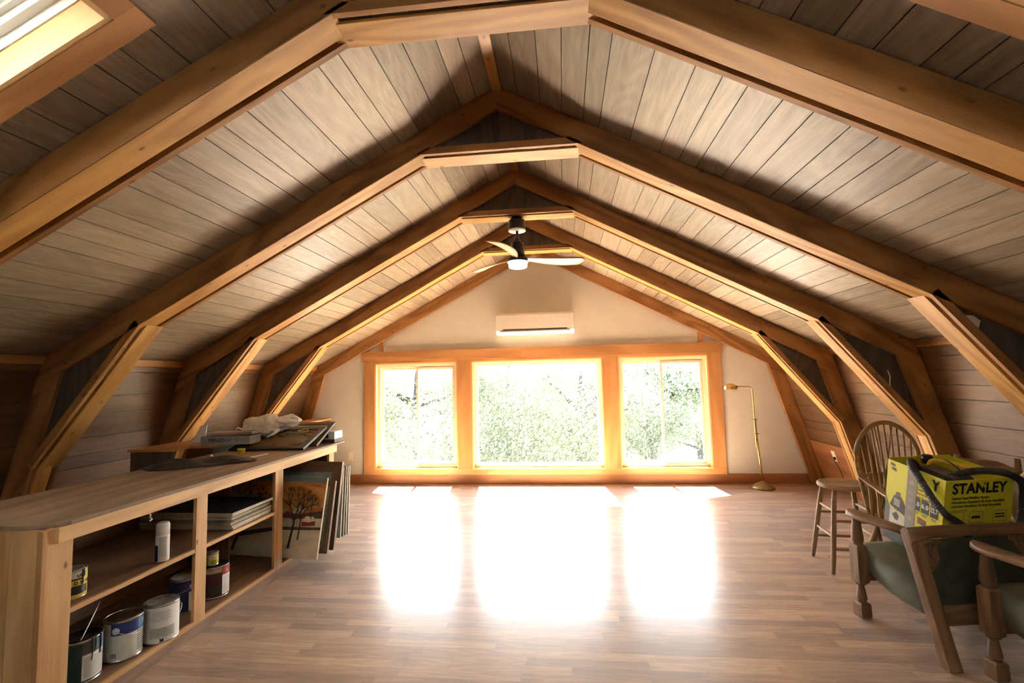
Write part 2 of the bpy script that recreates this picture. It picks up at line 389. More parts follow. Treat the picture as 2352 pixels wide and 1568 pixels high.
for s, nm in ((-1, 'left'), (1, 'right')):
    mb = ceiling(s, 'ceiling_' + nm); tag(mb.build('roof_' + nm, M['gusset']), kind='structure')
    # lower leaning wall, horizontal boards
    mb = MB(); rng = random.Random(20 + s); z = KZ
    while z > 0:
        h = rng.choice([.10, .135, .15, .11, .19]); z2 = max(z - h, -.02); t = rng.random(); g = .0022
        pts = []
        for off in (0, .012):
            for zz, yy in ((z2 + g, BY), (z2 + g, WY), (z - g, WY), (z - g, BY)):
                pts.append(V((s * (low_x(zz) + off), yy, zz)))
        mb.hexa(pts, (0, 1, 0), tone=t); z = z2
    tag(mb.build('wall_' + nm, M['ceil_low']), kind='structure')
    mb = MB(); mb.hexa([V((s * (low_x(zz) + off), yy, zz)) for off in (.013, .12) for zz, yy in ((-.1, BY), (-.1, WY + .2), (KZ + .05, WY + .2), (KZ + .05, BY))], (0, 1, 0))
    tag(mb.build('wall_' + nm + '_backing', M['gusset']), kind='structure')
    # knee moulding between the boards and the slope
    mb = MB()
    mb.hexa([V((s * 3.232, BY, 1.630)), V((s * 3.206, BY, 1.630)), V((s * 3.206, WY, 1.630)), V((s * 3.232, WY, 1.630)),
             V((s * 3.212, BY, 1.680)), V((s * 3.186, BY, 1.686)), V((s * 3.186, WY, 1.686)), V((s * 3.212, WY, 1.680))], (0, 1, 0))
    tag(mb.build('trim_' + ('1' if s < 0 else '2'), M['beam']), kind='structure')

# ridge strip under the apex, one length per bay
mb = MB(); mb.bb((-.032, BY, 3.325), (.032, WY, 3.352), (0, 1, 0)); tag(mb.build('trim_3', M['beam_strip']), kind='structure')

# end wall with three openings
WZ0, WZ1 = .205, 1.712
OPEN = [(-2.332, -1.12), (-.913, .917), (1.123, 2.322)]
mb = MB()
def wallbox(x0, x1, z0, z1): mb.bb((x0, WY, z0), (x1, WY + .17, z1), (1, 0, 0), rand=False)
wallbox(-3.66, 3.66, -.02, WZ0)
xs = [-3.62] + [v for o in OPEN for v in o] + [3.62]
for i in range(0, len(xs), 2): wallbox(xs[i], xs[i + 1], WZ0, WZ1)
mb.xz([(-3.2, WZ1), (3.2, WZ1), (0, AZ + .01)], WY, WY + .17, rand=False)
mb.xz([(-3.72, 0), (-3.62, 0), (-3.2, WZ1), (-3.3, WZ1)], WY, WY + .17); mb.xz([(3.72, 0), (3.62, 0), (3.2, WZ1), (3.3, WZ1)], WY, WY + .17)
tag(mb.build('wall_back', M['wall']), kind='structure')
# wall behind the camera
RW = (-.42, .42, 2.08, 2.72)
mb = MB()
mb.bb((-3.72, BY - .1, -.02), (3.72, BY, KZ), (0, 0, 1)); mb.bb((RW[0], BY - .1, KZ), (RW[1], BY, RW[2]), (0, 0, 1))
mb.xz([(-KX, KZ), (RW[0], KZ), (RW[0], RW[3]), (RW[1], RW[3]), (RW[1], KZ), (KX, KZ), (0, AZ + .02)], BY - .1, BY, (1, 0, 0))
tag(mb.build('wall_front', M['ceil']), kind='structure')
root = bpy.data.objects.new('window_6', None); C.objects.link(root); tag(root, kind='structure')  # added window, out of view, to bring fill daylight onto camera-facing surfaces
mb = MB()
for a, b in (((RW[0] - .09, RW[2] - .09), (RW[0], RW[3] + .09)), ((RW[1], RW[2] - .09), (RW[1] + .09, RW[3] + .09)), ((RW[0], RW[2] - .09), (RW[1], RW[2])), ((RW[0], RW[3]), (RW[1], RW[3] + .09))): mb.bb((a[0], BY, a[1]), (b[0], BY + .02, b[1]))
mb.build('casing', M['casing'], root)
mb = MB()
for a, b in (((RW[0], RW[2]), (RW[0] + .05, RW[3])), ((RW[1] - .05, RW[2]), (RW[1], RW[3])), ((RW[0] + .05, RW[2]), (RW[1] - .05, RW[2] + .05)), ((RW[0] + .05, RW[3] - .05), (RW[1] - .05, RW[3])), ((-.02, RW[2] + .05), (.02, RW[3] - .05))): mb.bb((a[0], BY - .08, a[1]), (b[0], BY - .03, b[1]))
mb.build('frame', M['vinyl'], root)
mb = MB(); mb.bb((RW[0] + .05, BY - .058, RW[2] + .05), (RW[1] - .05, BY - .054, RW[3] - .05)); mb.build('pane', M['glass'], root)
mb = MB(); mb.bb((-3.66, WY - .024, 0), (3.62, WY, .128), (1, 0, 0)); tag(mb.build('baseboard_back', M['casing_dark']), kind='structure')

# window casing
def trim(n, parts, m='casing'):
    mb = MB()
    for a, b, g in parts: mb.bb(a, b, g, .003)
    return tag(mb.build('trim_%d' % n, M[m]), kind='structure')
Xx, Zz = (1, 0, 0), (0, 0, 1)
trim(4, [((-2.515, WY - .040, 1.742), (-.2, WY, 1.884), Xx), ((-.2, WY - .040, 1.742), (2.515, WY, 1.884), Xx)])
trim(5, [((-2.492, WY - .028, .205), (-2.332, WY, 1.742), Zz)])
trim(6, [((-1.12, WY - .028, .205), (-.913, WY, 1.742), Zz)])
trim(7, [((.917, WY - .028, .205), (1.123, WY, 1.742), Zz)])
trim(8, [((2.322, WY - .028, .205), (2.492, WY, 1.742), Zz)])
trim(9, [((-2.492, WY - .028, .128), (-.7, WY, .205), Xx), ((-.7, WY - .028, .128), (2.492, WY, .205), Xx)])
trim(10, [((a, WY - .026, 1.712), (b, WY, 1.742), Xx) for a, b in OPEN])
for n, x in ((11, -2.24), (12, 2.244)):
    trim(n, [((x - .028, WY - .02, 1.884), (x + .028, WY, 2.03), Zz)])
# jamb linings and sills
for i, (a, b) in enumerate(OPEN):
    mb = MB(); y0, y1 = WY - .02, WY + .17
    mb.bb((a, y0, WZ0), (a + .016, y1, WZ1), Zz); mb.bb((b - .016, y0, WZ0), (b, y1, WZ1), Zz)
    mb.bb((a, y0, WZ1 - .016), (b, y1, WZ1), Xx)
    mb.bb((a, y0 - .01, WZ0 - .004), (b, y1, WZ0 + .012), Xx)
    tag(mb.build('trim_%d' % (13 + i), M['casing_pale']), kind='structure')

def window(n, a, b, slider):
    root = bpy.data.objects.new('window_%d' % n, None); C.objects.link(root); tag(root, kind='structure')
    a += .016; b -= .016; z0, z1 = WZ0 + .012, WZ1 - .016; w = .040; y = WY + .055
    mb = MB(); D = .075
    mb.bb((a, y, z0), (a + w, y + D, z1), Zz); mb.bb((b - w, y, z0), (b, y + D, z1), Zz)
    mb.bb((a + w, y, z1 - w), (b - w, y + D, z1), Xx); mb.bb((a + w, y, z0), (b - w, y + D, z0 + w), Xx)
    e = .014
    for q in ((a + w, b - w),):
        mb.bb((q[0], y + .03, z0 + w), (q[0] + e, y + D, z1 - w), Zz); mb.bb((q[1] - e, y + .03, z0 + w), (q[1], y + D, z1 - w), Zz)
        mb.bb((q[0] + e, y + .03, z1 - w - e), (q[1] - e, y + D, z1 - w), Xx); mb.bb((q[0] + e, y + .03, z0 + w), (q[1] - e, y + D, z0 + w + e), Xx)
    mb.build('frame', M['vinyl'], root)
    ia, ib, iz0, iz1 = a + w + e, b - w - e, z0 + w + e, z1 - w - e
    if not slider:
        mb = MB(); mb.bb((ia, y + .05, iz0), (ib, y + .054, iz1)); mb.build('pane', M['glass'], root)
    else:
        c = (a + b) / 2
        for k, (p, q, yy) in enumerate(((ia - .01, c + .017, y + .045), (c - .017, ib + .01, y + .008))):
            mb = MB(); s = .030 if k else .026
            mb.bb((p, yy, iz0), (p + s, yy + .028, iz1), Zz); mb.bb((q - s, yy, iz0), (q, yy + .028, iz1), Zz)
            mb.bb((p + s, yy, iz1 - s), (q - s, yy + .028, iz1), Xx); mb.bb((p + s, yy, iz0 - .01), (q - s, yy + .028, iz0 + s), Xx)
            sa = mb.build('sash', M['vinyl'], root)
            mb = MB(); mb.bb((p + s, yy + .012, iz0 + s), (q - s, yy + .016, iz1 - s)); mb.build('pane', M['glass'], sa)
            if k:
                mb = MB()
                for zz in (.50, 1.28): mb.bb((p - .004, yy - .010, zz), (p + .016, yy + .002, zz + .06), Zz, .002)
                mb.build('latch', M['vinyl'], sa)
    return root
window(1, *OPEN[0], True); window(2, *OPEN[1], False); window(3, *OPEN[2], True)

# skylights: casing, reveal, white frame, glass
def skylight(side, n):
    root = bpy.data.objects.new('window_%d' % n, None); C.objects.link(root); tag(root, kind='structure')
    y0, y1 = SKY[side]; xa, xb = SKX; N = V((side * SL, 0, 1)).normalized()
    def P(x, y, o): return V((side * x, y, ceil_z(x))) + N * o
    def bar(mb, x0, x1, ya, yb, o0, o1, g):
        mb.hexa([P(x0, ya, o0), P(x1, ya, o0), P(x1, yb, o0), P(x0, yb, o0), P(x0, ya, o1), P(x1, ya, o1), P(x1, yb, o1), P(x0, yb, o1)], g)
    d = V((side, 0, -SL)); cw = .079
    mb = MB()
    bar(mb, xa - cw, xb + cw, y1, y1 + .088, -.016, .0, d); bar(mb, xa - cw, xb + cw, y0 - .088, y0, -.016, .0, d)
    bar(mb, xa - cw, xa, y0, y1, -.016, .0, (0, 1, 0)); bar(mb, xb, xb + cw, y0, y1, -.016, .0, (0, 1, 0))
    mb.build('casing', M['casing'], root)
    mb = MB(); t = .018
    bar(mb, xa, xb, y1 - t, y1, -.014, .19, d); bar(mb, xa, xb, y0, y0 + t, -.014, .19, d)
    bar(mb, xa, xa + t, y0, y1, -.014, .19, (0, 1, 0)); bar(mb, xb - t, xb, y0, y1, -.014, .19, (0, 1, 0))
    mb.build('reveal', M['casing_pale'], root)
    mb = MB(); xa += t; xb -= t; y0 += t; y1 -= t
    for k, (w_, o0, o1) in enumerate(((.035, .14, .17), (.055, .17, .20), (.085, .20, .24))):
        bar(mb, xa, xb, y1 - w_, y1, o0, o1, d); bar(mb, xa, xb, y0, y0 + w_, o0, o1, d)
        bar(mb, xa, xa + w_, y0, y1, o0, o1, (0, 1, 0)); bar(mb, xb - w_, xb, y0, y1, o0, o1, (0, 1, 0))
    mb.build('frame', M['white_paint'], root)
    mb = MB(); bar(mb, xa + .08, xb - .08, y0 + .08, y1 - .08, .222, .226, d); mb.build('pane', M['glass'], root)
    mb = MB(); bar(mb, xa + .05, xb - .05, y0 + .05, y1 - .05, .186, .188, d); mb.build('shade', M['blind'], root)
    mb = MB(); bar(mb, xa - .04, xb + .04, y1 - .005, y1 + .05, .10, .245, d); bar(mb, xa - .04, xb + .04, y0 - .05, y0 + .005, .10, .245, d)
    bar(mb, xa - .06, xa + .0, y0 - .05, y1 + .05, .10, .245, d); bar(mb, xb - .0, xb + .06, y0 - .05, y1 + .05, .10, .245, d)
    mb.build('curb', M['white_paint'], root)
skylight(-1, 4); skylight(1, 5)

# ------------------------------------------------------------------ roof trusses
def inner_z(x): return IZ - IS * abs(x)
CH, CZ = .5498, 2.932
BR0 = (2.489, 1.883); BR1 = (3.267, .9155)
RT0, RT1 = .0, .19
def inner_x(z): return 3.075 + .294 * (1.572 - z)
def truss(y0, label, gable=False):
    t = thing('roof_truss', label, 'roof truss', (0, y0, 0), group=None)
    T = .055 if gable else .19
    # rafters: front and rear plank with a recessed core
    o_mid = (3.295, 1.41); i_mid = (3.098, 1.495)
    for s in (-1, 1):
        poly = [(0, AZ - .004), (KX - .006, KZ - .001), (o_mid[0] - .004, o_mid[1]), i_mid, (3.075, 1.572), (0, IZ)]
        core = [(0, AZ - .004), (KX - .006, KZ - .001), (3.07, 1.66), (0, IZ + .05)]
        P = [(s * x, z) for x, z in poly]; Cc = [(s * x, z) for x, z in core]
        g = V((s, 0, -IS)).normalized(); mb = MB()
        if gable: mb.xz(P, 0, T, g, tone=.5)
        else:
            mb.xz(P, 0, .032, g); mb.xz(Cc, .032, .16, g); mb.xz(P, .16, .19, g)
        ra = mb.build('rafter', M['beam'], t)
        if not gable:
            mb = MB(); off = .016
            a, b = .50, 2.53
            q = [(a, inner_z(a) - .0015), (b, inner_z(b) - .0015), (b + .008, inner_z(b) + .022), (a + .008, inner_z(a) + .022)]
            mb.xz([(s * x, z) for x, z in q], .004, .128, g); mb.build('cover_strip', M['beam_strip'], ra)
        # lower studs
        P = [(s * x, z) for x, z in ((o_mid[0] - .004, o_mid[1]), (low_x(0) - .004, 0), (inner_x(0), 0), i_mid)]
        g = V((s * LW, 0, -1)); mb = MB()
        if gable: mb.xz(P, .002, T, g, tone=.4)
        else:
            mb.xz(P, .004, .032, g); mb.xz([(s * x, z) for x, z in ((o_mid[0] - .004, o_mid[1]), (low_x(0) - .004, 0), (inner_x(0) + .035, 0), (i_mid[0] + .035, i_mid[1]))], .032, .16, g); mb.xz(P, .16, .188, g)
        st = mb.build('stud', M['beam'], t)
        if not gable:
            mb = MB(); zt = BR1[1] + .02
            q = [(inner_x(zt) - .002, zt), (inner_x(0) - .002, 0.0), (inner_x(0) + .033, 0.0), (inner_x(zt) + .033, zt)]
            mb.xz([(s * x, z) for x, z in q], .05, .145, g); mb.build('cover_strip', M['beam_strip'], st)
    if gable: return t
    # braces across the knees
    for s in (-1, 1):
        d = V((BR1[0] - BR0[0], BR1[1] - BR0[1])).normalized(); nrm = V((-d.y, d.x))      # outward (up-right)
        if nrm.x < 0: nrm = -nrm
        a, b = V(BR0), V(BR1); g = V((s * d.x, 0, d.y))
        def band(lo, hi, e0, e1):
            p = [a + nrm * lo - d * e0, b + nrm * lo + d * e1, b + nrm * hi + d * e1 * .6, a + nrm * hi - d * e0 * .2]
            return [(s * q.x, q.y) for q in p]
        mb = MB(); mb.xz(band(0, .048, 0, .0), .0, .028, g); br = mb.build('brace', M['beam'], t)
        mb = MB(); mb.xz(band(-.003, .020, .005, .02), .055, .19, g); mb.build('cover_strip', M['beam_strip'], br)
        mb = MB(); mb.xz(band(.020, .05, .0, .0), .10, .188, g); mb.build('backing_strip', M['beam'], br)
        mb = MB(); mb.xz([(s * x, z) for x, z in ((BR0[0] + .03, BR0[1] + .002), (3.079, 1.60), (BR1[0] + .03, BR1[1] + .02))], .036, .052, (0, 0, 1)); mb.build('gusset', M['gusset'], t)
    # collar tie
    mb = MB(); zc = CZ; hw = CH + .0
    mb.xz([(-hw, zc), (hw, zc), (hw - .085, zc + .045), (-hw + .085, zc + .045)], 0, .028, (1, 0, 0)); ct = mb.build('collar_tie', M['beam'], t)
    mb = MB(); mb.xz([(-hw - .01, zc - .004), (hw + .01, zc - .004), (hw - .03, zc + .020), (-hw + .03, zc + .020)], .055, .195, (1, 0, 0)); mb.build('cover_strip', M['beam_strip'], ct)
    mb = MB(); mb.xz([(-hw + .04, zc + .02), (hw - .04, zc + .02), (hw - .10, zc + .05), (-hw + .10, zc + .05)], .11, .188, (1, 0, 0)); mb.build('backing_strip', M['beam'], ct)
    mb = MB()                                    # apex panel: upright dark boards
    xs = [-.53, -.36, -.20, .0, .085, .17, .255, .40, .53]
    for xa, xb in zip(xs[:-1], xs[1:]):
        za, zb = inner_z(xa) + .03, inner_z(xb) + .03
        pts = [(xa + .002, zc + .01), (xb - .002, zc + .01), (xb - .002, max(zb, zc + .015)), (xa + .002, max(za, zc + .015))]
        mb.xz(pts, .036, .052, (0, 0, 1))
    mb.xz([(-.50, zc + .01), (.50, zc + .01), (0, IZ + .03)], .053, .060, (0, 0, 1), tone=.3)
    mb.build('gusset', M['gusset'], t)
    return t
TL = ['nearest timber roof truss, its collar tie cut by the top edge of the photo',
      'second timber roof truss from the camera, its brace landing behind the long shelf counter',
      'third timber roof truss from the camera, the one the ceiling fan hangs from',
      'fourth timber roof truss, just past the ceiling fan and short of the end wall']
for y, l in zip(BENT, TL): truss(y, l)
truss(GY, 'slim gable frame flat against the white end wall around the windows', True)

# plywood panel with outlet on the right lower wall
def on_low(s, y, z, o=0): return V((s * (low_x(z) - o), y, z))
mb = MB(); mb.hexa([on_low(1, y, z, o) for o in (.001, .012) for y, z in ((5.58, .0), (6.60, .0), (6.60, .572), (5.58, .574))], (0, 1, 0))
tag(mb.build('wall_panel', M['casing_dark']), 'reddish plywood patch panel low on the right wall holding the outlet', 'panel')
t = thing('wall_outlet', 'white outlet plate with a black plug on the reddish panel of the right wall', 'outlet', on_low(1, 6.12, .44, .013), (0, -math.atan(LW), 0))
mb = MB(); mb.box((-.003, 0, 0), (.006, .075, .128), bev=.002); mb.build('cover_plate', M['white'], t)
mb = MB(); mb.box((-.012, -.012, -.02), (.02, .03, .03), bev=.004); mb.tube([(-.02, -.012, -.02), (-.03, -.02, -.06), (-.012, -.03, -.16), (-.01, -.03, -.40)], .0035); mb.build('plug', M['black'], t)
t = thing('wall_outlet', 'cream outlet plate on the white end wall beside the long shelf', 'outlet', (-2.71, WY, .386))
mb = MB(); mb.box((0, -.004, 0), (.078, .008, .125), bev=.002); mb.build('cover_plate', M['vinyl'], t)
mb = MB()
for z in (-.022, .022): mb.box((0, -.0085, z), (.034, .003, .028), bev=.001)
mb.build('socket', M['white'], t)
# small tin plate on the second truss, wire on the third
mb = MB(); mb.xz([(-.045, -.02), (.03, -.045), (.045, .0), (.01, .032), (-.03, .035)], 0, .004); mb.xz([(-.008, -.008), (.006, -.008), (.006, .006), (-.008, .006)], -.001, .0)
tag(mb.build('junction_plate', M['vinyl'], None, (2.715, 2.972, 1.722)), 'small cream metal plate on the dark knee panel of the second truss', 'plate')
mb = MB(); mb.tube([(3.008, 4.186, 1.45), (3.02, 4.183, 1.40), (3.015, 4.183, 1.34), (3.02, 4.184, 1.29)], .004, 8)
tag(mb.build('hanging_wire', M['white'], None), 'short loose pale wire hanging on the knee panel of the third truss', 'wire')

# ------------------------------------------------------------------ air conditioner
t = thing('air_conditioner', 'cream wall mounted split air conditioner above the middle window', 'air conditioner', (.012, WY, 2.06))
mb = MB()
prof = [(0, 0), (-.10, -.005), (-.165, .012), (-.195, .05), (-.20, .10), (-.20, .26), (-.185, .285), (-.15, .292), (0, .292)]
mb.prism([(y, z) for y, z in prof], lambda y, z: V((-.538, y, z)), lambda y, z: V((.538, y, z)), (1, 0, 0), bev=.006)
mb.build('housing', M['white'], t)
mb = MB(); mb.bb((-.44, -.1985, .052), (.44, -.190, .066)); mb.build('air_slot', M['black'], t)
mb = MB(); mb.box((0, -.190, .036), (.96, .012, .028), rot=Euler((R(-52), 0, 0)), bev=.003); mb.build('louver', M['white'], t)
mb = MB(); mb.bb((-.535, -.2025, .208), (-.39, -.200, .214)); mb.build('badge_strip', M['white_paint'], t)
for a_, b_ in (((-.53, -.2015, .094), (-.475, -.2, .097)), ((-.53, -.2015, .070), (-.475, -.2, .072)), ((.44, -.2015, .096), (.50, -.2, .099))):
    mb = MB(); mb.bb(a_, b_); mb.build('marking', M['vinyl'], t)

# ------------------------------------------------------------------ ceiling fan
FX, FY = -.004, 4.256
t = thing('ceiling_fan', 'three bladed ceiling fan with black motor and pale wooden blades', 'ceiling fan', (FX, FY, 2.45))
mb = MB(); mb.lathe([(.05, .478), (.05, .452), (.074, .450), (.078, .445), (.078, .372), (.074, .362)], n=32); mb.build('canopy', M['black'], t)
mb = MB(); mb.lathe([(.079, .350), (.079, .3615), (.03, .3615)], n=32, caps=(True, False)); mb.build('canopy_ring', M['white'], t)
mb = MB(); mb.cyl((0, 0, .25), (0, 0, .37), .0125); mb.lathe([(.036, .238), (.030, .262), (.016, .285), (.013, .30)]); mb.build('downrod', M['black'], t)
mb = MB(); mb.lathe([(.058, .150), (.060, .155), (.060, .237), (.052, .243)], n=32); mb.lathe([(.066, .095), (.066, .152), (.06, .156)], n=32); mb.lathe([(.080, .062), (.092, .068), (.092, .092), (.082, .100), (.07, .103)], n=36); mb.build('motor_housing', M['black'], t)
mb = MB(); mb.lathe([(.060, .005), (.080, .011), (.086, .020), (.086, .052), (.095, .056), (.095, .063), (.08, .064)], n=36); mb.build('lamp_shade', M['lamp_glow'], t)
def blade(ang, droop):
    mb = MB(); rg = []; n = 18
    for i in range(n + 1):
        u = i / n; r = .07 + .56 * u
        w = .030 + .052 * math.sin(min(1, u * 1.15) * math.pi * .55) ** 1.2; w *= (1 if u < .93 else math.sqrt(max(.05, 1 - ((u - .93) / .075) ** 2)))
        tw = R(20 - 8 * u); bend = .055 * math.sin(u * math.pi * .85)
        c = V((r, bend, .092 - .004 * u + droop * u * u)); d = V((0, math.cos(tw), -math.sin(tw)))
        th = .007
        nn = V((0, math.sin(tw), math.cos(tw)))
        rg.append([c - d * w + nn * 0, c - d * w * .5 + nn * th, c + d * w * .5 + nn * th, c + d * w, c + d * w * .5 - nn * th * .5, c - d * w * .5 - nn * th * .5])
    mb.rings(rg, g=(1, 0, 0)); return mb.build('blade', M['blade'], t, rot=(0, 0, R(ang)))
for a in (13, 134, 254): blade(a, -.0)

# ------------------------------------------------------------------ floor lamp
LX, LY = 2.80, 6.33
t = thing('floor_lamp', 'thin brass pharmacy floor lamp standing against the white end wall', 'floor lamp', (LX, LY, 0))
mb = MB(); mb.lathe([(.135, 0), (.140, .006), (.136, .022), (.10, .046), (.06, .066), (.03, .078), (.014, .098)], (.035, .07, 0), n=36); mb.build('base', M['brass_dark'], t)
bx, by = .035, .07
mb = MB(); mb.cyl((bx, by, .09), (bx - .045, by - .03, .60), .0115); mb.cyl((bx - .045, by - .03, .60), (bx - .058, by - .045, .86), .010); mb.build('pole', M['brass'], t)
mb = MB(); mb.tube([(bx - .062, by - .045, .50), (bx - .07, by - .05, .86), (bx - .079, by - .06, 1.20), (bx - .092, by - .064, 1.258), (bx - .125, by - .067, 1.278), (bx - .19, by - .07, 1.281), (bx - .265, by - .073, 1.282)], .0075, 10, 8)
mb.build('arm', M['brass'], t)
for z, x in ((.865, bx - .064), (.685, bx - .055)):
    mb = MB(); mb.box((x, by - .047, z), (.052, .026, .012), bev=.003); mb.build('clamp', M['brass_dark'], t)
mb = MB()                                      # scalloped shell shade, opening down
n = 30; rg = []
for i in range(9):
    a = i / 8 * math.pi / 2; rr = math.sin(a); h = math.cos(a)
    ring = []
    for j in range(n):
        p = 2 * math.pi * j / n; k = 1 + .035 * math.cos(10 * p) * rr
        ring.append(V((-.345 + bx - .0 + .078 * max(rr, .02) * math.cos(p) * k, by - .073 + .062 * max(rr, .02) * math.sin(p) * k, 1.262 + .062 * h - .012 * (1 if i == 8 else 0))))
    rg.append(ring)
mb.rings(rg, caps=(True, False)); mb.build('lamp_shade', M['brass'], t)
mb = MB(); mb.lathe([(.010, 0), (.016, .01), (.020, .03), (.012, .045)], (bx - .255, by - .073, 1.283), (-1, 0, -.15)); mb.cyl((bx - .275, by - .073, 1.275), (bx - .275, by - .073, 1.245), .004, .006); mb.build('socket', M['brass_dark'], t)

# ------------------------------------------------------------------ lettering
def letters(text, size, m, parent, mtx, name='lettering', bold=0.0, extrude=.0006, width=None, bend=None):
    cu = bpy.data.curves.new('txt', 'FONT'); cu.body = text; cu.size = size; cu.offset = bold * size; cu.extrude = extrude; cu.space_character = 1.0 + bold * 2.2; cu.resolution_u = 3
    ob = bpy.data.objects.new('txt', cu); C.objects.link(ob); bpy.context.view_layer.update()
    dg = bpy.context.evaluated_depsgraph_get(); me = bpy.data.meshes.new_from_object(ob.evaluated_get(dg))
    bpy.data.objects.remove(ob); bpy.data.curves.remove(cu)
    if width:
        w = max(v.co.x for v in me.vertices) - min(v.co.x for v in me.vertices)
        for v in me.vertices: v.co.x *= width / w
    if bend:                                   # wrap on a cylinder: bend=(radius, start angle, height)
        r, a0, h = bend
        bm = bmesh.new(); bm.from_mesh(me)
        bmesh.ops.subdivide_edges(bm, edges=[e for e in bm.edges if e.calc_length() > .008], cuts=2)
        bm.to_mesh(me); bm.free()
        for v in me.vertices:
            a = a0 + v.co.x / r; rr = r + v.co.z + .0003
            v.co = V((rr * math.cos(a), rr * math.sin(a), h + v.co.y))
    else: me.transform(mtx)
    me.materials.clear(); me.materials.append(m)
    o = bpy.data.objects.new(name, me); C.objects.link(o); o.parent = parent
    return o
def frame_mtx(o, x, y):
    x = V(x).normalized(); y = V(y).normalized(); z = x.cross(y)
    return Matrix(((x.x, y.x, z.x, o[0]), (x.y, y.y, z.y, o[1]), (x.z, y.z, z.z, o[2]), (0, 0, 0, 1)))

# ------------------------------------------------------------------ long shelf unit with its counter
t = thing('shelf_unit', 'long open pine shelf unit along the left wall holding paint cans and paintings', 'shelf unit', (-1.80, 1.83, 0))
# local: x = world + 1.80, y = world - 1.83
Y1 = 4.36 - 1.83
def post(a, b, z0=.068, z1=.803):
    mb = MB(); mb.bb((-.022, a, z0), (0, b, z1), Zz, .002); mb.build('post', M['cab'], t)
post(0, .11, .0, .868); post(.825, .912); post(1.60, 1.70); post(2.43, 2.52)
mb = MB(); mb.bb((0, .03, .803), (.02, Y1 + .01, .868), (0, 1, 0), .002); mb.build('face_rail', M['cab'], t)
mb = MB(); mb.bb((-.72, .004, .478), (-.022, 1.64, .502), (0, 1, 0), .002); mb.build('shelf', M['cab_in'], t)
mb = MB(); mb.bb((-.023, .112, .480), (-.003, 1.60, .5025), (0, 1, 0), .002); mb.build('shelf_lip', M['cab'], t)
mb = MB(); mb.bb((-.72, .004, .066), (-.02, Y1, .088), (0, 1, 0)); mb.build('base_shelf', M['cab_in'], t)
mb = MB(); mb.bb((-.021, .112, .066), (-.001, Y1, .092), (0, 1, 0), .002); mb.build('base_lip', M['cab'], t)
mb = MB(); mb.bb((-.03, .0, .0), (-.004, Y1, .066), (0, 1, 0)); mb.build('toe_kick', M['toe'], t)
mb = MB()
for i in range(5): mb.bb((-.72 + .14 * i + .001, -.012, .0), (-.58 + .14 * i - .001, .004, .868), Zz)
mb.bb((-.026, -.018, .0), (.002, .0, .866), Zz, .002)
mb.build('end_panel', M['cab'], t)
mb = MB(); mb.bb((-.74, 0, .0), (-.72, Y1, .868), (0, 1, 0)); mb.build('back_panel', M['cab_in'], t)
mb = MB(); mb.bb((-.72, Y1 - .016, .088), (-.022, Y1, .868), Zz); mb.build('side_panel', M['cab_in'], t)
mb = MB(); mb.bb((-.72, 1.645, .088), (-.40, 1.66, .868), Zz); mb.build('divider', M['cab_in'], t)
mb = MB()
mb.xy([(-1.775, 1.905), (-1.80, 1.862), (-1.90, 1.815), (-2.56, 1.815), (-2.56, 4.52), (-1.775, 4.52)], .8695, .8865, (0, 1, 0), bev=.002)
tag(mb.build('countertop', M['cab_top']), 'worn plywood countertop on the long pine shelf unit', 'countertop')

CT = .887
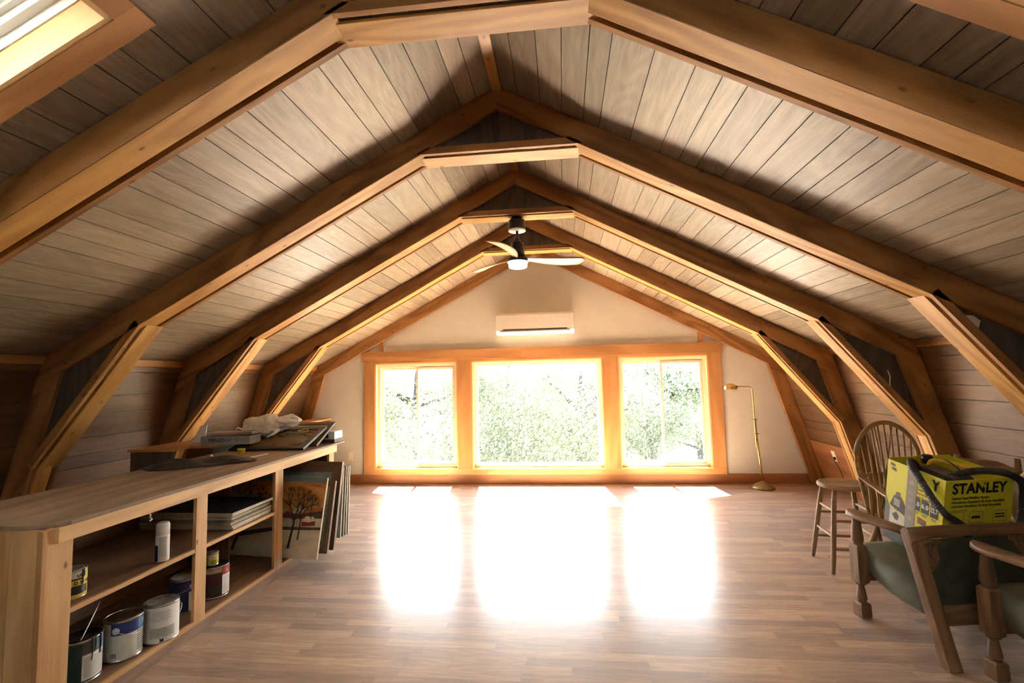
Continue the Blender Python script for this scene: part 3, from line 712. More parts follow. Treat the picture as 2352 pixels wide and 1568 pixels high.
# paint cans
def can(label, x, y, z, style, r=.083, h=.19, cat='paint can', grp='cans on the shelf unit', face=None):
    """face: angle (deg) of the middle of the label towards the viewer"""
    a = math.atan2(-y, .3687 - x) if face is None else R(face)
    t = thing('paint_can', label, cat, (x, y, z), (0, 0, a), grp)       # local +x looks at the camera
    mb = MB(); mb.lathe([(r - .004, 0), (r - .001, .002), (r - .001, .006), (r - .003, .008), (r - .003, h - .008), (r - .001, h - .006), (r, h - .002), (r - .001, h), (r - .004, h + .0005)], n=36, caps=(True, False))
    mb.build('body', style.get('body', M['steel']), t)
    mb = MB(); mb.lathe([(r - .004, h + .0005), (r - .007, h - .006), (r - .010, h - .006), (r - .012, h + .001), (r - .016, h + .0015), (r - .02, h - .003), (.001, h - .003)], n=36, caps=(False, True))
    mb.build('lid', style.get('lid', M['steel_dark']), t)
    for i, (z0, z1, a0, a1, m) in enumerate(style['label']):
        n = max(4, int(abs(a1 - a0) / 8)); mb = MB(); rr = r - .0022 + .0004 * i
        A = [R(a0 + (a1 - a0) * k / n) for k in range(n + 1)]
        mb.rings([[V((rr * math.cos(q), rr * math.sin(q), zz)) for q in A] for zz in (z0 * h, z1 * h)], closed=False, caps=(False, False), g=(0, 0, 1))
        mb.build('paper_label', m, t)
    for (txt, size, a0, zf, m, bold) in style.get('text', []):
        letters(txt, size, m, t, None, bend=(r - .0010, R(a0), zf * h), bold=bold)
    for (a0, a1, zf, th) in style.get('lines', []):
        mb = MB(); A = [R(a0 + (a1 - a0) * k / 8) for k in range(9)]
        for q, zz in enumerate(zf):
            rr = r - .0008; B = A if q % 3 else A[:-1]
            mb.rings([[V((rr * math.cos(k), rr * math.sin(k), z_)) for k in B] for z_ in (zz * h, zz * h + th)], closed=False, caps=(False, False), g=(0, 0, 1))
        mb.build('small_print', style.get('ink', M['ink']), t)
    if style.get('barcode'):
        a0, zb, wd, hg = style['barcode']; mb = MB(); rng = random.Random(5); q = 0
        while q < wd:
            w = rng.choice([.0012, .002, .003]); rr = r - .0007
            aa = [R(a0) + (q + k * w) / r for k in (0, 1)]
            mb.quad([V((rr * math.cos(aa[0]), rr * math.sin(aa[0]), zb * h)), V((rr * math.cos(aa[1]), rr * math.sin(aa[1]), zb * h)), V((rr * math.cos(aa[1]), rr * math.sin(aa[1]), zb * h + hg)), V((rr * math.cos(aa[0]), rr * math.sin(aa[0]), zb * h + hg))]); q += w * 2
        mb.build('barcode', M['ink'], t)
    if 'ear' in style:
        ea = style['ear']
        for e in ((ea, ea + 180)):
            mb = MB(); c, s = math.cos(R(e)), math.sin(R(e)); p = V((c * (r - .003), s * (r - .003), h * .78))
            mb.lathe([(.016, 0), (.0155, .004), (.009, .006), (.009, .004), (.007, .003), (.0065, .009), (.001, .010)], p, (c, s, 0), 20); mb.build('ear', style.get('ear_mat', M['white']), t)
        c, s = math.cos(R(ea)), math.sin(R(ea)); tx, ty = -s, c; drop = style.get('drop', 1)
        P = []
        for k in range(13):
            u = math.pi * k / 12; al = style.get('bail', -.9)       # bail angle from horizontal plane
            d = r * 1.10
            P.append(V((c * d * math.cos(u) + tx * -math.sin(u) * d * math.cos(al) * style.get('side', 1), s * d * math.cos(u) + ty * -math.sin(u) * d * math.cos(al) * style.get('side', 1), h * .78 + math.sin(u) * d * math.sin(al))))
        mb = MB(); mb.tube(P, .0017, 6, 2); mb.build('wire_handle', M['steel'], t)
    if style.get('drips'):
        mb = MB()
        for a0, l, w in style['drips']:
            a_ = R(a0); rr = r + .0006
            mb.tube([(rr * math.cos(a_), rr * math.sin(a_), h), (rr * math.cos(a_ + .02), rr * math.sin(a_ + .02), h - l * .5), (rr * math.cos(a_ - .015), rr * math.sin(a_ - .015), h - l)], [w, w * .8, w * .5], 6, 3)
        mb.build('paint_drip', M['rim_black'], t)
    return t
M['ink'] = plain('black_ink', (.015, .015, .017), .6)
M['grey_ink'] = plain('grey_ink', (.25, .25, .25), .7)
M['red_ink'] = plain('red_ink', (.38, .05, .03), .6)
M['label_white'] = plain('white_label', (.82, .82, .79), .5, noise=.06, nscale=30)
M['label_grey'] = plain('pale_grey_label', (.64, .65, .58), .5, noise=.08, nscale=25)
M['label_blue'] = plain('royal_blue_label', (.030, .055, .24), .45, noise=.15)
M['label_navy'] = plain('navy_label', (.018, .022, .11), .4, noise=.2)
M['label_sky'] = plain('mid_blue_label', (.09, .20, .45), .45, noise=.2)
M['label_yellow'] = plain('yellow_label', (.68, .56, .05), .45, noise=.1)
M['label_red'] = plain('red_label', (.36, .030, .022), .45, noise=.15)
M['label_maroon'] = plain('maroon_label', (.075, .012, .010), .4, noise=.3)
M['label_brown'] = plain('dark_brown_label', (.045, .038, .032), .45, noise=.2)
M['label_teal'] = plain('teal_label', (.012, .060, .065), .4, noise=.3)
M['label_slate'] = plain('slate_label', (.085, .105, .095), .45, noise=.2)
M['label_black'] = plain('black_label', (.012, .011, .010), .4)
mid = lambda a, b, n: [a + (b - a) * i / (n - 1) for i in range(n)]
can('small black and yellow wood stain can on the middle shelf behind the end post', -1.911, 2.041, .503,
    dict(lid=M['steel_dark'], label=[(.04, .96, -180, 180, M['label_black']), (.72, .95, -20, 75, M['label_white']), (.46, .66, -25, 80, M['label_yellow']), (.05, .16, -30, 88, M['label_yellow']), (.1, .92, 48, 88, M['label_yellow']), (.18, .45, -30, 70, M['label_black'])],
         text=[('D STAIN', .020, 8, .50, M['ink'], .02), ('utk', .028, 18, .75, M['ink'], .02)], drips=[(42, .07, .003), (50, .035, .002)]), r=.054, h=.125, grp='stain cans')
can('open teal paint can with a stirring wire in front of the shelf end post', -1.952, 2.133, .090,
    dict(lid=M['rim_black'], label=[(.05, .94, -180, 180, M['label_teal']), (.08, .66, 5, 100, M['label_white']), (.66, .93, 5, 60, M['label_slate']), (.66, .93, 60, 100, M['label_sky'])],
         lines=[(10, 92, mid(.14, .58, 16), .0018)], ink=M['grey_ink'], drips=[(30, .10, .003), (58, .085, .004), (40, .06, .002)]), h=.195)
can('paint can with a royal blue band and pale grey label, second from the end post', -1.923, 2.329, .090,
    dict(lid=M['steel'], label=[(.05, .95, -180, 180, M['label_grey']), (.66, .95, -38, 130, M['label_blue']), (.70, .95, 46, 110, M['label_sky'])],
         text=[('P', .035, 62, .76, M['label_white'], .03)], lines=[(42, 100, mid(.16, .60, 9), .003)], barcode=(-36, .12, .026, .022), ear=-22, bail=-.5, side=-1), h=.195)
can('white paint can with small print and its wire handle hanging in front', -1.862, 2.496, .090,
    dict(lid=M['steel_dark'], label=[(.04, .95, -180, 180, M['label_white']), (.14, .42, -40, 45, M['label_grey'])],
         lines=[(-30, 30, mid(.60, .84, 10), .0012), (-34, 40, mid(.18, .40, 12), .0012)], ink=M['grey_ink'],
         text=[('M', .022, -4, .05, M['ink'], .05)], ear=-84, ear_mat=M['black'], bail=-1.05, side=-1), h=.195)
can('navy paint can standing behind the white can beside the middle post', -1.993, 2.809, .090,
    dict(lid=M['steel_dark'], label=[(.04, .95, -180, 180, M['label_navy']), (.06, .62, 16, 90, M['label_grey'])], lines=[(20, 80, mid(.12, .56, 9), .0015)], ink=M['grey_ink'], ear=28, bail=-.4, side=1), h=.195)
can('maroon and white paint can right of the middle post, carrying a small yellow can', -1.947, 3.009, .090,
    dict(lid=M['rim_black'], label=[(.04, .95, -180, 180, M['label_maroon']), (.05, .42, -60, 28, M['label_brown']), (.80, .95, -60, 28, M['linen_tan']), (.08, .70, 30, 110, M['label_white']), (.70, .95, 30, 110, M['label_red'])],
         lines=[(34, 90, mid(.16, .62, 14), .0014)], ink=M['grey_ink'], text=[('S', .02, 50, .78, M['label_white'], .02)], barcode=(2, .06, .026, .022)), h=.195)
can('small yellow can standing on top of the maroon paint can', -1.956, 2.994, .2845,
    dict(lid=M['steel_dark'], body=M['steel'], label=[(.06, .86, -180, 180, M['label_yellow']), (.48, .72, -40, 40, M['label_grey'])], lines=[(-10, 60, mid(.14, .40, 5), .0014)]), r=.037, h=.082, grp='small cans')
# wire standing in the teal can
mb = MB(); mb.tube([(-1.90, 2.075, .275), (-1.93, 2.15, .33), (-1.955, 2.225, .40)], .0022, 6, 2)
tag(mb.build('stirring_wire', M['steel']), 'bent wire handle sticking up out of the teal can', 'wire')
# spray can
t = thing('spray_can', 'grey and white spray can standing alone at the front of the middle shelf', 'spray can', (-1.855, 2.479, .5025), (0, 0, math.atan2(-2.479, 2.22)))
mb = MB(); mb.lathe([(.030, 0), (.033, .004), (.033, .138), (.030, .146)], n=28); mb.build('body', M['label_white'], t)
mb = MB(); mb.lathe([(.0325, .144), (.0325, .192), (.029, .203), (.024, .207)], n=28); mb.build('cap', M['white_paint'], t)
mb = MB(); A = [R(-32 + 70 * k / 10) for k in range(11)]
mb.rings([[V((.0334 * math.cos(q), .0334 * math.sin(q), z)) for q in A] for z in (.008, .135)], closed=False, caps=(False, False), g=(0, 0, 1)); mb.build('paper_label', M['label_grey'], t)
mb = MB(); A2 = [R(-95 + 60 * k / 10) for k in range(11)]
mb.rings([[V((.0333 * math.cos(q), .0333 * math.sin(q), z)) for q in A2] for z in (.006, .09)], closed=False, caps=(False, False), g=(0, 0, 1)); mb.build('paper_label', M['label_navy'], t)
mb = MB()
for z in mid(.03, .128, 18): mb.rings([[V((.0338 * math.cos(q), .0338 * math.sin(q), zz)) for q in A[1:-1]] for zz in (z, z + .0014)], closed=False, caps=(False, False), g=(0, 0, 1))
mb.build('small_print', M['grey_ink'], t)

# ------------------------------------------------------------------ pictures
def pic_mat(name, stops, scale=(1.5, 6), dist=.8, rough=.4):
    m, nt, b = mat(name); L = nt.links.new
    uv = nd(nt, 'ShaderNodeUVMap', uv_map='grain'); mp = nd(nt, 'ShaderNodeMapping'); mp.inputs['Scale'].default_value = (*scale, 1); L(uv.outputs[0], mp.inputs[0])
    n = nd(nt, 'ShaderNodeTexNoise', inp={'Scale': 1.0, 'Detail': 6, 'Roughness': .65, 'Distortion': dist}); L(mp.outputs[0], n.inputs['Vector'])
    r = ramp(nt, stops); L(n.outputs['Fac'], r.inputs[0]); L(r.outputs[0], b.inputs['Base Color']); b.inputs['Roughness'].default_value = rough; return m
M['sunset'] = pic_mat('sunset_sky_paint', [(.30, (.10, .045, .04)), (.42, (.36, .10, .03)), (.52, (.62, .26, .05)), (.62, (.55, .36, .14)), (.75, (.20, .20, .22))], (1.3, 9))
M['sky_teal'] = pic_mat('evening_blue_paint', [(.3, (.09, .13, .15)), (.7, (.25, .27, .24))], (2, 6))
M['snow'] = pic_mat('painted_snow', [(.3, (.40, .30, .18)), (.5, (.62, .52, .36)), (.7, (.70, .64, .50))], (2, 5))
M['tree_paint'] = plain('painted_trees', (.035, .022, .015), .5, noise=.4)
M['barn_red'] = plain('painted_barn_red', (.22, .035, .02), .5, noise=.3)
M['hedge_paint'] = plain('painted_hedge', (.10, .055, .03), .6, noise=.5, nscale=50)
M['landscape'] = pic_mat('dim_landscape_paint', [(.30, (.03, .035, .025)), (.45, (.10, .08, .035)), (.55, (.26, .15, .05)), (.66, (.16, .17, .10)), (.8, (.34, .30, .20))], (3, 9), 1.2, .25)
M['blue_abstract'] = pic_mat('grey_blue_paint', [(.3, (.10, .15, .17)), (.5, (.26, .31, .30)), (.7, (.42, .42, .36))], (3, 8), 1.0)
M['navy_canvas'] = pic_mat('dark_navy_paint', [(.3, (.012, .015, .028)), (.7, (.035, .045, .07))], (2, 6), .5, .3)
M['grey_green'] = pic_mat('grey_green_paint', [(.3, (.12, .14, .12)), (.7, (.30, .31, .26))], (3, 6), .7)
def picture(name, label, loc, rot, w, h, d, face_m, frame_m=None, fw_=.05, edge=None, group=None, cat='picture'):
    """local: x to the right, z up from the lower left corner, face looks at -y"""
    t = thing(name, label, cat, loc, rot, group)
    if frame_m:
        mb = MB(); k = fw_
        for poly, g in (([(0, 0), (w, 0), (w - k, k), (k, k)], Xx), ([(0, h), (k, h - k), (w - k, h - k), (w, h)], Xx), ([(0, 0), (k, k), (k, h - k), (0, h)], Zz), ([(w, 0), (w, h), (w - k, h - k), (w - k, k)], Zz)):
            mb.xz(poly, 0, d, g, bev=.003)
        mb.build('frame', frame_m, t)
        mb = MB(); mb.xz([(k - .012, k - .012), (w - k + .012, k - .012), (w - k + .012, k - .004), (k - .012, k - .004)], -.001, .006, Xx)
        mb.xz([(k - .012, h - k + .004), (w - k + .012, h - k + .004), (w - k + .012, h - k + .012), (k - .012, h - k + .012)], -.001, .006, Xx)
        mb.build('frame_fillet', M['frame_brown'], t)
        mb = MB(); mb.bb((k - .004, .008, k - .004), (w - k + .004, .014, h - k + .004), Xx); mb.build('picture_panel', face_m, t)
    else:
        mb = MB(); mb.bb((0, .001, 0), (w, d, h), Xx, .002); mb.build('stretcher', edge or M['canvas_edge'], t)
        mb = MB(); mb.bb((.001, 0, .001), (w - .001, .0015, h - .001), Xx); mb.build('picture_panel', face_m, t)
    return t
# the sunset painting in front of the stack
PW, PH = .96, .61
t = picture('painting', 'unframed winter sunset painting with barns and bare trees, front of the leaning stack', (-2.525, 3.602, .094), (R(-11.5), R(2.5), 0), PW, PH, .022, M['sunset'], cat='painting')
t.location.z = .094 + PW * math.sin(R(2.5))
mb = MB(); y = -.0006
def pl(poly, m_i):
    global y
    mb.mi = m_i; y -= .00025; mb.quad([V((a, y, b)) for a, b in poly], Xx)
pl([(.001, .50), (PW - .001, .53), (PW - .001, PH - .001), (.001, PH - .001)][0:4] if False else [(.001, .575), (PW - .001, .565), (PW - .001, PH - .001), (.001, PH - .001)], 0)
pl([(.001, .001), (PW - .001, .001), (PW - .001, .33), (.001, .30)], 1)
pl([(.001, .16), (.3, .14), (.6, .20), (PW - .001, .215), (PW - .001, .235), (.6, .225), (.3, .175), (.001, .20)], 4)
pl([(.001, .27), (PW - .001, .30), (PW - .001, .36), (.8, .335), (.5, .35), (.001, .32)], 4)
for (x0, z0, w_, h_) in ((.70, .285, .14, .075), (.80, .235, .11, .06), (.60, .30, .08, .05)):
    pl([(x0, z0), (x0 + w_, z0 + .01), (x0 + w_, z0 + h_ * .7), (x0, z0 + h_ * .65)], 3)
    pl([(x0 - .01, z0 + h_ * .6), (x0 + w_ * .62, z0 + h_ * .55), (x0 + w_ * .9, z0 + h_ * 1.25), (x0 + w_ * .25, z0 + h_ * 1.3)], 1)
pl([(.775, .36), (.80, .36), (.80, .40), (.775, .40)], 3)
pl([(.001, .05), (.25, .10), (.45, .12), (.55, .10), (.40, .075), (.2, .06)], 1)
def branch(x, z, a, l, w, n):
    x2, z2 = x + l * math.sin(a), z + l * math.cos(a); px, pz = math.cos(a) * w, -math.sin(a) * w
    pl([(x - px, z - pz), (x + px, z + pz), (x2 + px * .6, z2 + pz * .6), (x2 - px * .6, z2 - pz * .6)], 2)
    if n:
        rng = random
        for da in (-.5, .1, .55): branch(x2, z2, a + da + rng.uniform(-.15, .15), l * .62, w * .6, n - 1)
branch(.715, .07, .10, .20, .011, 4); branch(.80, .14, .03, .15, .007, 4); branch(.90, .30, -.05, .08, .004, 3); branch(.30, .05, .25, .22, .012, 4)
o = mb.build('painted_scene', [M['sky_teal'], M['snow'], M['tree_paint'], M['barn_red'], M['hedge_paint']], t)

def lean(name, lab, y0, right, w, h, d, la, rb, face, fm=None, fw_=.05, edge=None, group=None, cat='picture'):
    picture(name, lab, (right - w, y0, .0925 + w * math.sin(R(max(rb, 0)))), (R(-la), R(rb), 0), w, h, d, face, fm, fw_, edge, group, cat)
lean('framed_picture', 'lower brown frame standing edge-on close behind the sunset painting', 3.735, -1.55, .78, .56, .03, 11, 2, M['grey_green'], M['frame_brown'], .045)
lean('framed_picture', 'tall brown framed picture behind the sunset painting, its top band showing above', 3.815, -1.535, .88, .70, .035, 10, 1.5, M['blue_abstract'], M['frame_brown'], .085)
pc = [(3.962, .56, -1.60, 8, M['canvas_edge'], 'pale canvas nearest the brown frames in the leaning stack'), (3.999, .58, -1.615, 7.5, M['linen_tan'], 'tan edged canvas second in the row of pale canvases'), (4.036, .585, -1.63, 7, M['blue_abstract'], 'blue-grey edged canvas third in the row of pale canvases'),
      (4.073, .60, -1.645, 6.5, M['grey_green'], 'grey-green edged canvas fourth in the row of pale canvases'), (4.109, .605, -1.62, 5, M['canvas_edge'], 'cream edged canvas fifth in the row of pale canvases'), (4.145, .61, -1.61, 4, M['linen_tan'], 'tan edged canvas sixth in the row of pale canvases'), (4.181, .60, -1.605, 3, M['blue_abstract'], 'blue-grey edged canvas second from the outer end of the row'), (4.216, .60, -1.60, 2, M['canvas_edge'], 'outermost cream canvas of the leaning stack towards the window wall')]
for yy, h, rr, la, e, lab in pc:
    lean('canvas', lab, yy, rr, .76, h, .02, la, .6, M['grey_green'], edge=e, group='canvases in the leaning stack', cat='canvas')
# flat stack on the middle shelf
z = .5035; rng = random.Random(11)
fl = ['bottom', 'second lowest', 'third lowest', 'middle', 'third highest', 'second highest', 'topmost dark navy']
mts = [M['grey_green'], M['blue_abstract'], M['canvas_edge'], M['grey_green'], M['canvas_edge'], M['blue_abstract'], M['navy_canvas']]
for i in range(7):
    d = .014 if i < 6 else .019; dx = rng.uniform(-.02, .015) - (.0 if i < 5 else .01); dy = rng.uniform(-.02, .02) + (.02 if i == 6 else 0)
    t = thing('canvas', fl[i] + ' canvas of the flat stack lying on the middle shelf', 'canvas', (-2.48 + dx, 2.99 + dy, z + d), (0, R(0), R(rng.uniform(-1.5, 1.5))), 'canvases lying flat on the shelf')
    mb = MB(); mb.bb((0, 0, -d), (.66, .43, -.0008), Xx, .0015); mb.build('stretcher', M['canvas_edge'] if i != 3 else M['linen_tan'], t)
    mb = MB(); mb.bb((.001, .001, -.0009), (.659, .429, -.0001), Xx); mb.build('picture_panel', mts[i], t)
    z += d + .0008

# ------------------------------------------------------------------ things on the counter
# framed landscape resting tilted, brown frame behind it, boxes
t = picture('framed_picture', 'dark framed landscape lying tilted on the counter under the plastic bag', (-2.49, 3.842, CT + .002), (0, 0, 0), .655, .47, .022, M['landscape'], M['frame_dark'], .055)
ex = V((.65, .032, 0)).normalized(); ez = V((-.055, .44, .132)); ez = (ez - ex * ez.dot(ex)).normalized(); ey = ez.cross(ex)
t.matrix_world = Matrix(((ex.x, ey.x, ez.x, -2.49), (ex.y, ey.y, ez.y, 3.842), (ex.z, ey.z, ez.z, CT + .022), (0, 0, 0, 1)))
t = picture('framed_picture', 'brown framed picture propped steeply behind the dark landscape near the counter end', (0, 0, 0), (0, 0, 0), .62, .42, .02, M['grey_green'], M['frame_brown'], .05)
ex = V((.62, .02, 0)).normalized(); ez = V((-.02, .37, .165)); ez = (ez - ex * ez.dot(ex)).normalized(); ey = ez.cross(ex); o_ = V((-1.825, 4.075, CT + .020)) - ex * .62
t.matrix_world = Matrix(((ex.x, ey.x, ez.x, o_.x), (ex.y, ey.y, ez.y, o_.y), (ex.z, ey.z, ez.z, o_.z), (0, 0, 0, 1)))
mb = MB(); mb.bb((-2.40, 4.36, CT), (-1.95, 4.50, CT + .10), Xx, .003); tag(mb.build('cardboard_box', plain('kraft_card', (.36, .24, .13), .8, noise=.12)), 'brown cardboard box propping up the framed pictures at the counter end', 'box')
mb = MB(); mb.bb((-1.92, 4.33, CT), (-1.785, 4.515, CT + .034), (0, 1, 0), .003); tag(mb.build('wood_block', M['gusset']), 'dark flat block under the white box at the counter end', 'block')
t = thing('white_box', 'small white box on a dark block at the far end of the counter', 'box', (-1.845, 4.42, CT + .0345))
mb = MB(); mb.bb((-.055, -.08, 0), (.055, .08, .072), bev=.002); mb.build('carton', M['white_paint'], t)
mb = MB(); mb.bb((-.05, -.0815, .012), (-.005, -.0803, .05)); mb.build('paper_label', M['label_slate'], t)

# ledge behind the counter with the flooring box
mb = MB(); mb.bb((-3.20, 3.60, .925), (-2.81, 3.80, .945), (0, 1, 0), .002); mb.bb((-3.20, 3.80, .925), (-2.60, 4.10, .945), (0, 1, 0), .002); mb.bb((-3.15, 4.10, .925), (-2.60, 4.44, .945), (0, 1, 0)); mb.bb((-3.20, 4.44, .925), (-2.95, 5.32, .945), (0, 1, 0), .002); mb.bb((-3.15, 5.32, .925), (-2.95, 5.62, .945), (0, 1, 0)); mb.bb((-3.20, 5.62, .925), (-2.95, 6.58, .945), (0, 1, 0))
tag(mb.build('ledge', M['casing']), 'orange wooden ledge behind the counter carrying the flooring box', 'ledge')
t = thing('ledge_cabinet', 'dark panelled low cabinet under the orange ledge behind the counter', 'cabinet', (0, 0, 0))
mb = MB(); mb.bb((-3.20, 3.63, 0.0), (-2.83, 3.655, .924), Zz); mb.build('front_panel', M['gusset'], t)
mb = MB(); mb.bb((-2.99, 4.46, 0.0), (-2.97, 6.58, .924), (0, 1, 0)); mb.build('side_panel', M['gusset'], t)
mb = MB(); mb.bb((-2.63, 3.82, 0.0), (-2.61, 4.44, .924), (0, 1, 0)); mb.build('side_panel', M['gusset'], t)
M['grey_card'] = plain('grey_card', (.30, .31, .30), .6, noise=.08, nscale=12)
M['wrap'] = wood('wrapped_plank', (.28, .17, .12), (.50, .36, .27), .25, .8, 8, 0, .2)
t = thing('flooring_box', 'long grey box of laminate flooring with printed lettering on the ledge', 'box', (-2.742, 3.83, .9455), (0, 0, R(5)))
mb = MB(); mb.bb((0, 0, 0), (.43, .17, .072), Xx, .003); mb.build('carton', M['grey_card'], t)
letters('PERGO', .040, M['ink'], t, frame_mtx((.070, -.0012, .026), (1, 0, 0), (0, 0, 1)), width=.135, bold=.01)
letters('XP', .036, M['label_slate'], t, frame_mtx((.215, -.0012, .027), (1, 0, 0), (0, 0, 1)), width=.05)
mb = MB(); mb.lathe([(.019, 0), (.019, .001), (.0155, .001), (.0155, 0)], (.315, -.0003, .040), (0, -1, 0), 24, caps=(False, False)); mb.lathe([(.007, 0), (.007, .0012), (.001, .0012)], (.315, -.0003, .040), (0, -1, 0), 16)
for zz, x0, x1 in ((.046, .345, .42), (.038, .345, .40), (.012, .03, .20)): mb.bb((x0, -.0012, zz), (x1, -.0003, zz + .004))
mb.build('marking', M['grey_ink'], t)
mb = MB(); mb.box((.235, .09, .090), (.40, .15, .026), rot=Euler((0, R(-1), R(1))), bev=.006); tag_o = mb.build('wrapped_planks', M['wrap'], None, (-2.742, 3.83, .9455), (0, 0, R(5))); tag(tag_o, 'shrink wrapped pinkish planks lying on the grey flooring box', 'planks')
mb = MB(); mb.hexa([V(p) for p in ((-2.98, 4.02, .9455), (-2.84, 4.00, .9455), (-2.84, 4.005, .9455), (-2.98, 4.025, .9455), (-2.93, 4.06, 1.09), (-2.86, 4.05, 1.10), (-2.86, 4.055, 1.10), (-2.93, 4.065, 1.09))]); tag(mb.build('paper_sheet', M['white_paint']), 'white sheet standing on the ledge behind the flooring box, under the brace', 'sheet')

# plastic bag: crumpled shell
def bag():
    def fn(d):
        a = .10 * math.sin(7 * d.x + 2 * d.y) + .09 * math.sin(9 * d.y - 5 * d.z + 1) + .10 * abs(math.sin(5 * d.x - 8 * d.z)) + .05 * math.sin(17 * d.x + 11 * d.z) + .04 * math.sin(23 * d.z - 13 * d.y)
        return .86 + a
    mb = MB(); mb.ball((-.06, 0, 0), (.225, .14, .105), 40, 22, fn)
    mb.ball((.15, .02, .028), (.13, .09, .062), 30, 16, lambda d: fn(V((d.z, d.x, d.y))))
    return mb
m, nt, b = mat('thin_plastic'); b.inputs['Base Color'].default_value = (.80, .76, .70, 1); b.inputs['Roughness'].default_value = .32; b.inputs['Transmission Weight'].default_value = 0; b.inputs['Subsurface Weight'].default_value = .25; b.inputs['Subsurface Radius'].default_value = (.03, .03, .03)
tc = nd(nt, 'ShaderNodeTexCoord'); n = nd(nt, 'ShaderNodeTexNoise', inp={'Scale': 16, 'Detail': 5, 'Distortion': 1.5}); nt.links.new(tc.outputs['Object'], n.inputs['Vector'])
bp = nd(nt, 'ShaderNodeBump', inp={'Strength': .6, 'Distance': .02}); nt.links.new(n.outputs['Fac'], bp.inputs['Height']); nt.links.new(bp.outputs[0], b.inputs['Normal']); M['bag'] = m
t = thing('plastic_bag', 'crumpled white plastic bag lying on the dark framed landscape', 'bag', (-2.32, 4.18, 1.075), (R(8), R(-2), 0))
bag().build('pouch', M['bag'], t, subsurf=1)
mb = MB(); mb.tube([(-.26, -.02, -.03), (-.32, -.03, .0), (-.33, -.04, -.05)], [.02, .014, .004], 8, 4, flat=(1, .35)); mb.tube([(.10, -.09, -.02), (.12, -.14, -.035), (.05, -.16, -.075)], [.03, .02, .006], 8, 4, flat=(1, .35)); mb.build('handle', M['bag'], t)
mb = MB(); P = [(.045 * math.cos(a) , .03 * math.sin(a), .004 * math.sin(2 * a)) for a in [2 * math.pi * k / 16 for k in range(17)]]; mb.tube(P, .004, 6, 1, caps=(False, False)); tag(mb.build('yellow_tie', M['label_yellow'], None, (-2.03, 4.21, 1.02), (R(16), 0, R(12))), 'yellow loop of ribbon on the landscape beside the bag', 'ribbon')

# black cloth
def cloth():
    mb = MB(); nx, ny = 34, 20; g = []
    for j in range(ny + 1):
        row = []
        for i in range(nx + 1):
            u, v = i / nx, j / ny
            top = .20 + .10 * math.sin(u * 3.1) ; bot = -.17 + .09 * u * u - .05 * math.sin(u * 5)
            taper = min(1, u * 5 + .25) * min(1, (1 - u) * 5 + .45)
            x = -.36 + .70 * u + .015 * math.sin(v * 9); y = (bot + (top - bot) * v) * taper * .72
            e = min(1, 6 * min(u, 1 - u, v, 1 - v))
            h = .006 + e * (.012 + .016 * abs(math.sin(4 * u + 3 * v)) + .018 * max(0, math.sin(9 * v - 4 * u + .6)) ** 2 + .008 * math.sin(17 * u + 5 * v))
            row.append(V((x, y, max(.004, h))))
        g.append(row)
    mb.rings(g, closed=False, caps=(False, False)); return mb
m = plain('black_vinyl', (.018, .019, .020), .42, noise=.3, nscale=12)
o = cloth().build('dark_cloth', m, None, (-2.24, 3.22, CT - .001), (0, 0, R(24))); s = o.modifiers.new('s', 'SOLIDIFY'); s.thickness = .003
tag(o, 'crumpled black vinyl cloth spread on the counter', 'cloth')
t = thing('yellow_cup', 'small yellow plastic cup on the counter beside the black cloth', 'cup', (-2.272, 3.70, CT))
mb = MB(); mb.lathe([(.024, 0), (.029, .040), (.0315, .042), (.0315, .046), (.029, .046), (.027, .040), (.022, .003), (.001, .003)], n=24); mb.build('cup_wall', M['label_yellow'], t)
mb = MB(); mb.box((0, 0, .004), (.19, .034, .006), bev=.003); mb.lathe([(.017, .001), (.017, .007)], (.095, 0, 0), n=16); mb.lathe([(.017, .001), (.017, .007)], (-.095, 0, 0), n=16); tag(mb.build('paint_stick', M['white_paint'], None, (-2.055, 3.59, CT), (0, 0, R(80))), 'short flat white paint stick lying on the counter front', 'stick')
mb = MB(); mb.lathe([(.014, 0), (.016, .01), (.010, .02), (.004, .026)]); tag(mb.build('bottle_cap', M['white'], None, (-2.42, 3.55, CT)), 'tiny white cap on the counter behind the black cloth', 'cap')
mb = MB(); mb.tube([(0, 0, 0), (.006, .004, -.012), (-.004, .010, -.022), (.004, .014, -.034), (.0, .004, -.040)], .004, 6, 4); tag(mb.build('cable_clip', M['white'], None, (-1.79, 2.315, .803)), 'small white twisted clip hanging under the shelf face rail', 'clip')

# ------------------------------------------------------------------ stool
def turned(p0, p1, prof, mb, n=14):
    p0, p1 = V(p0), V(p1); L = (p1 - p0).length; mb.lathe([(r, u * L) for u, r in prof], p0, p1 - p0, n)
STOOL = [(0, .011), (.03, .014), (.16, .0175), (.20, .0175), (.205, .0145), (.22, .019), (.235, .0145), (.25, .019), (.265, .0145), (.28, .019), (.30, .0165), (.50, .018), (.55, .0185), (.555, .0155), (.575, .019), (.59, .0155), (.605, .019), (.62, .0165), (.80, .0175), (.82, .0145), (.835, .0185), (.85, .0145), (.865, .0185), (.88, .015), (1, .0125)]
SX, SY = 2.452, 3.905
t = thing('wooden_stool', 'round topped wooden stool with turned legs beside the hoop back chair', 'stool', (SX, SY, 0), (0, 0, R(-6)))
mb = MB(); mb.lathe([(.10, .578), (.155, .578), (.168, .585), (.172, .597), (.168, .609), (.158, .614), (.145, .612), (.10, .608), (.001, .607)], n=44, caps=(True, True), g=(1, 0, 0)); mb.build('seat', M['stoolwood'], t)
FT = .178; TPt = .105; legs = []
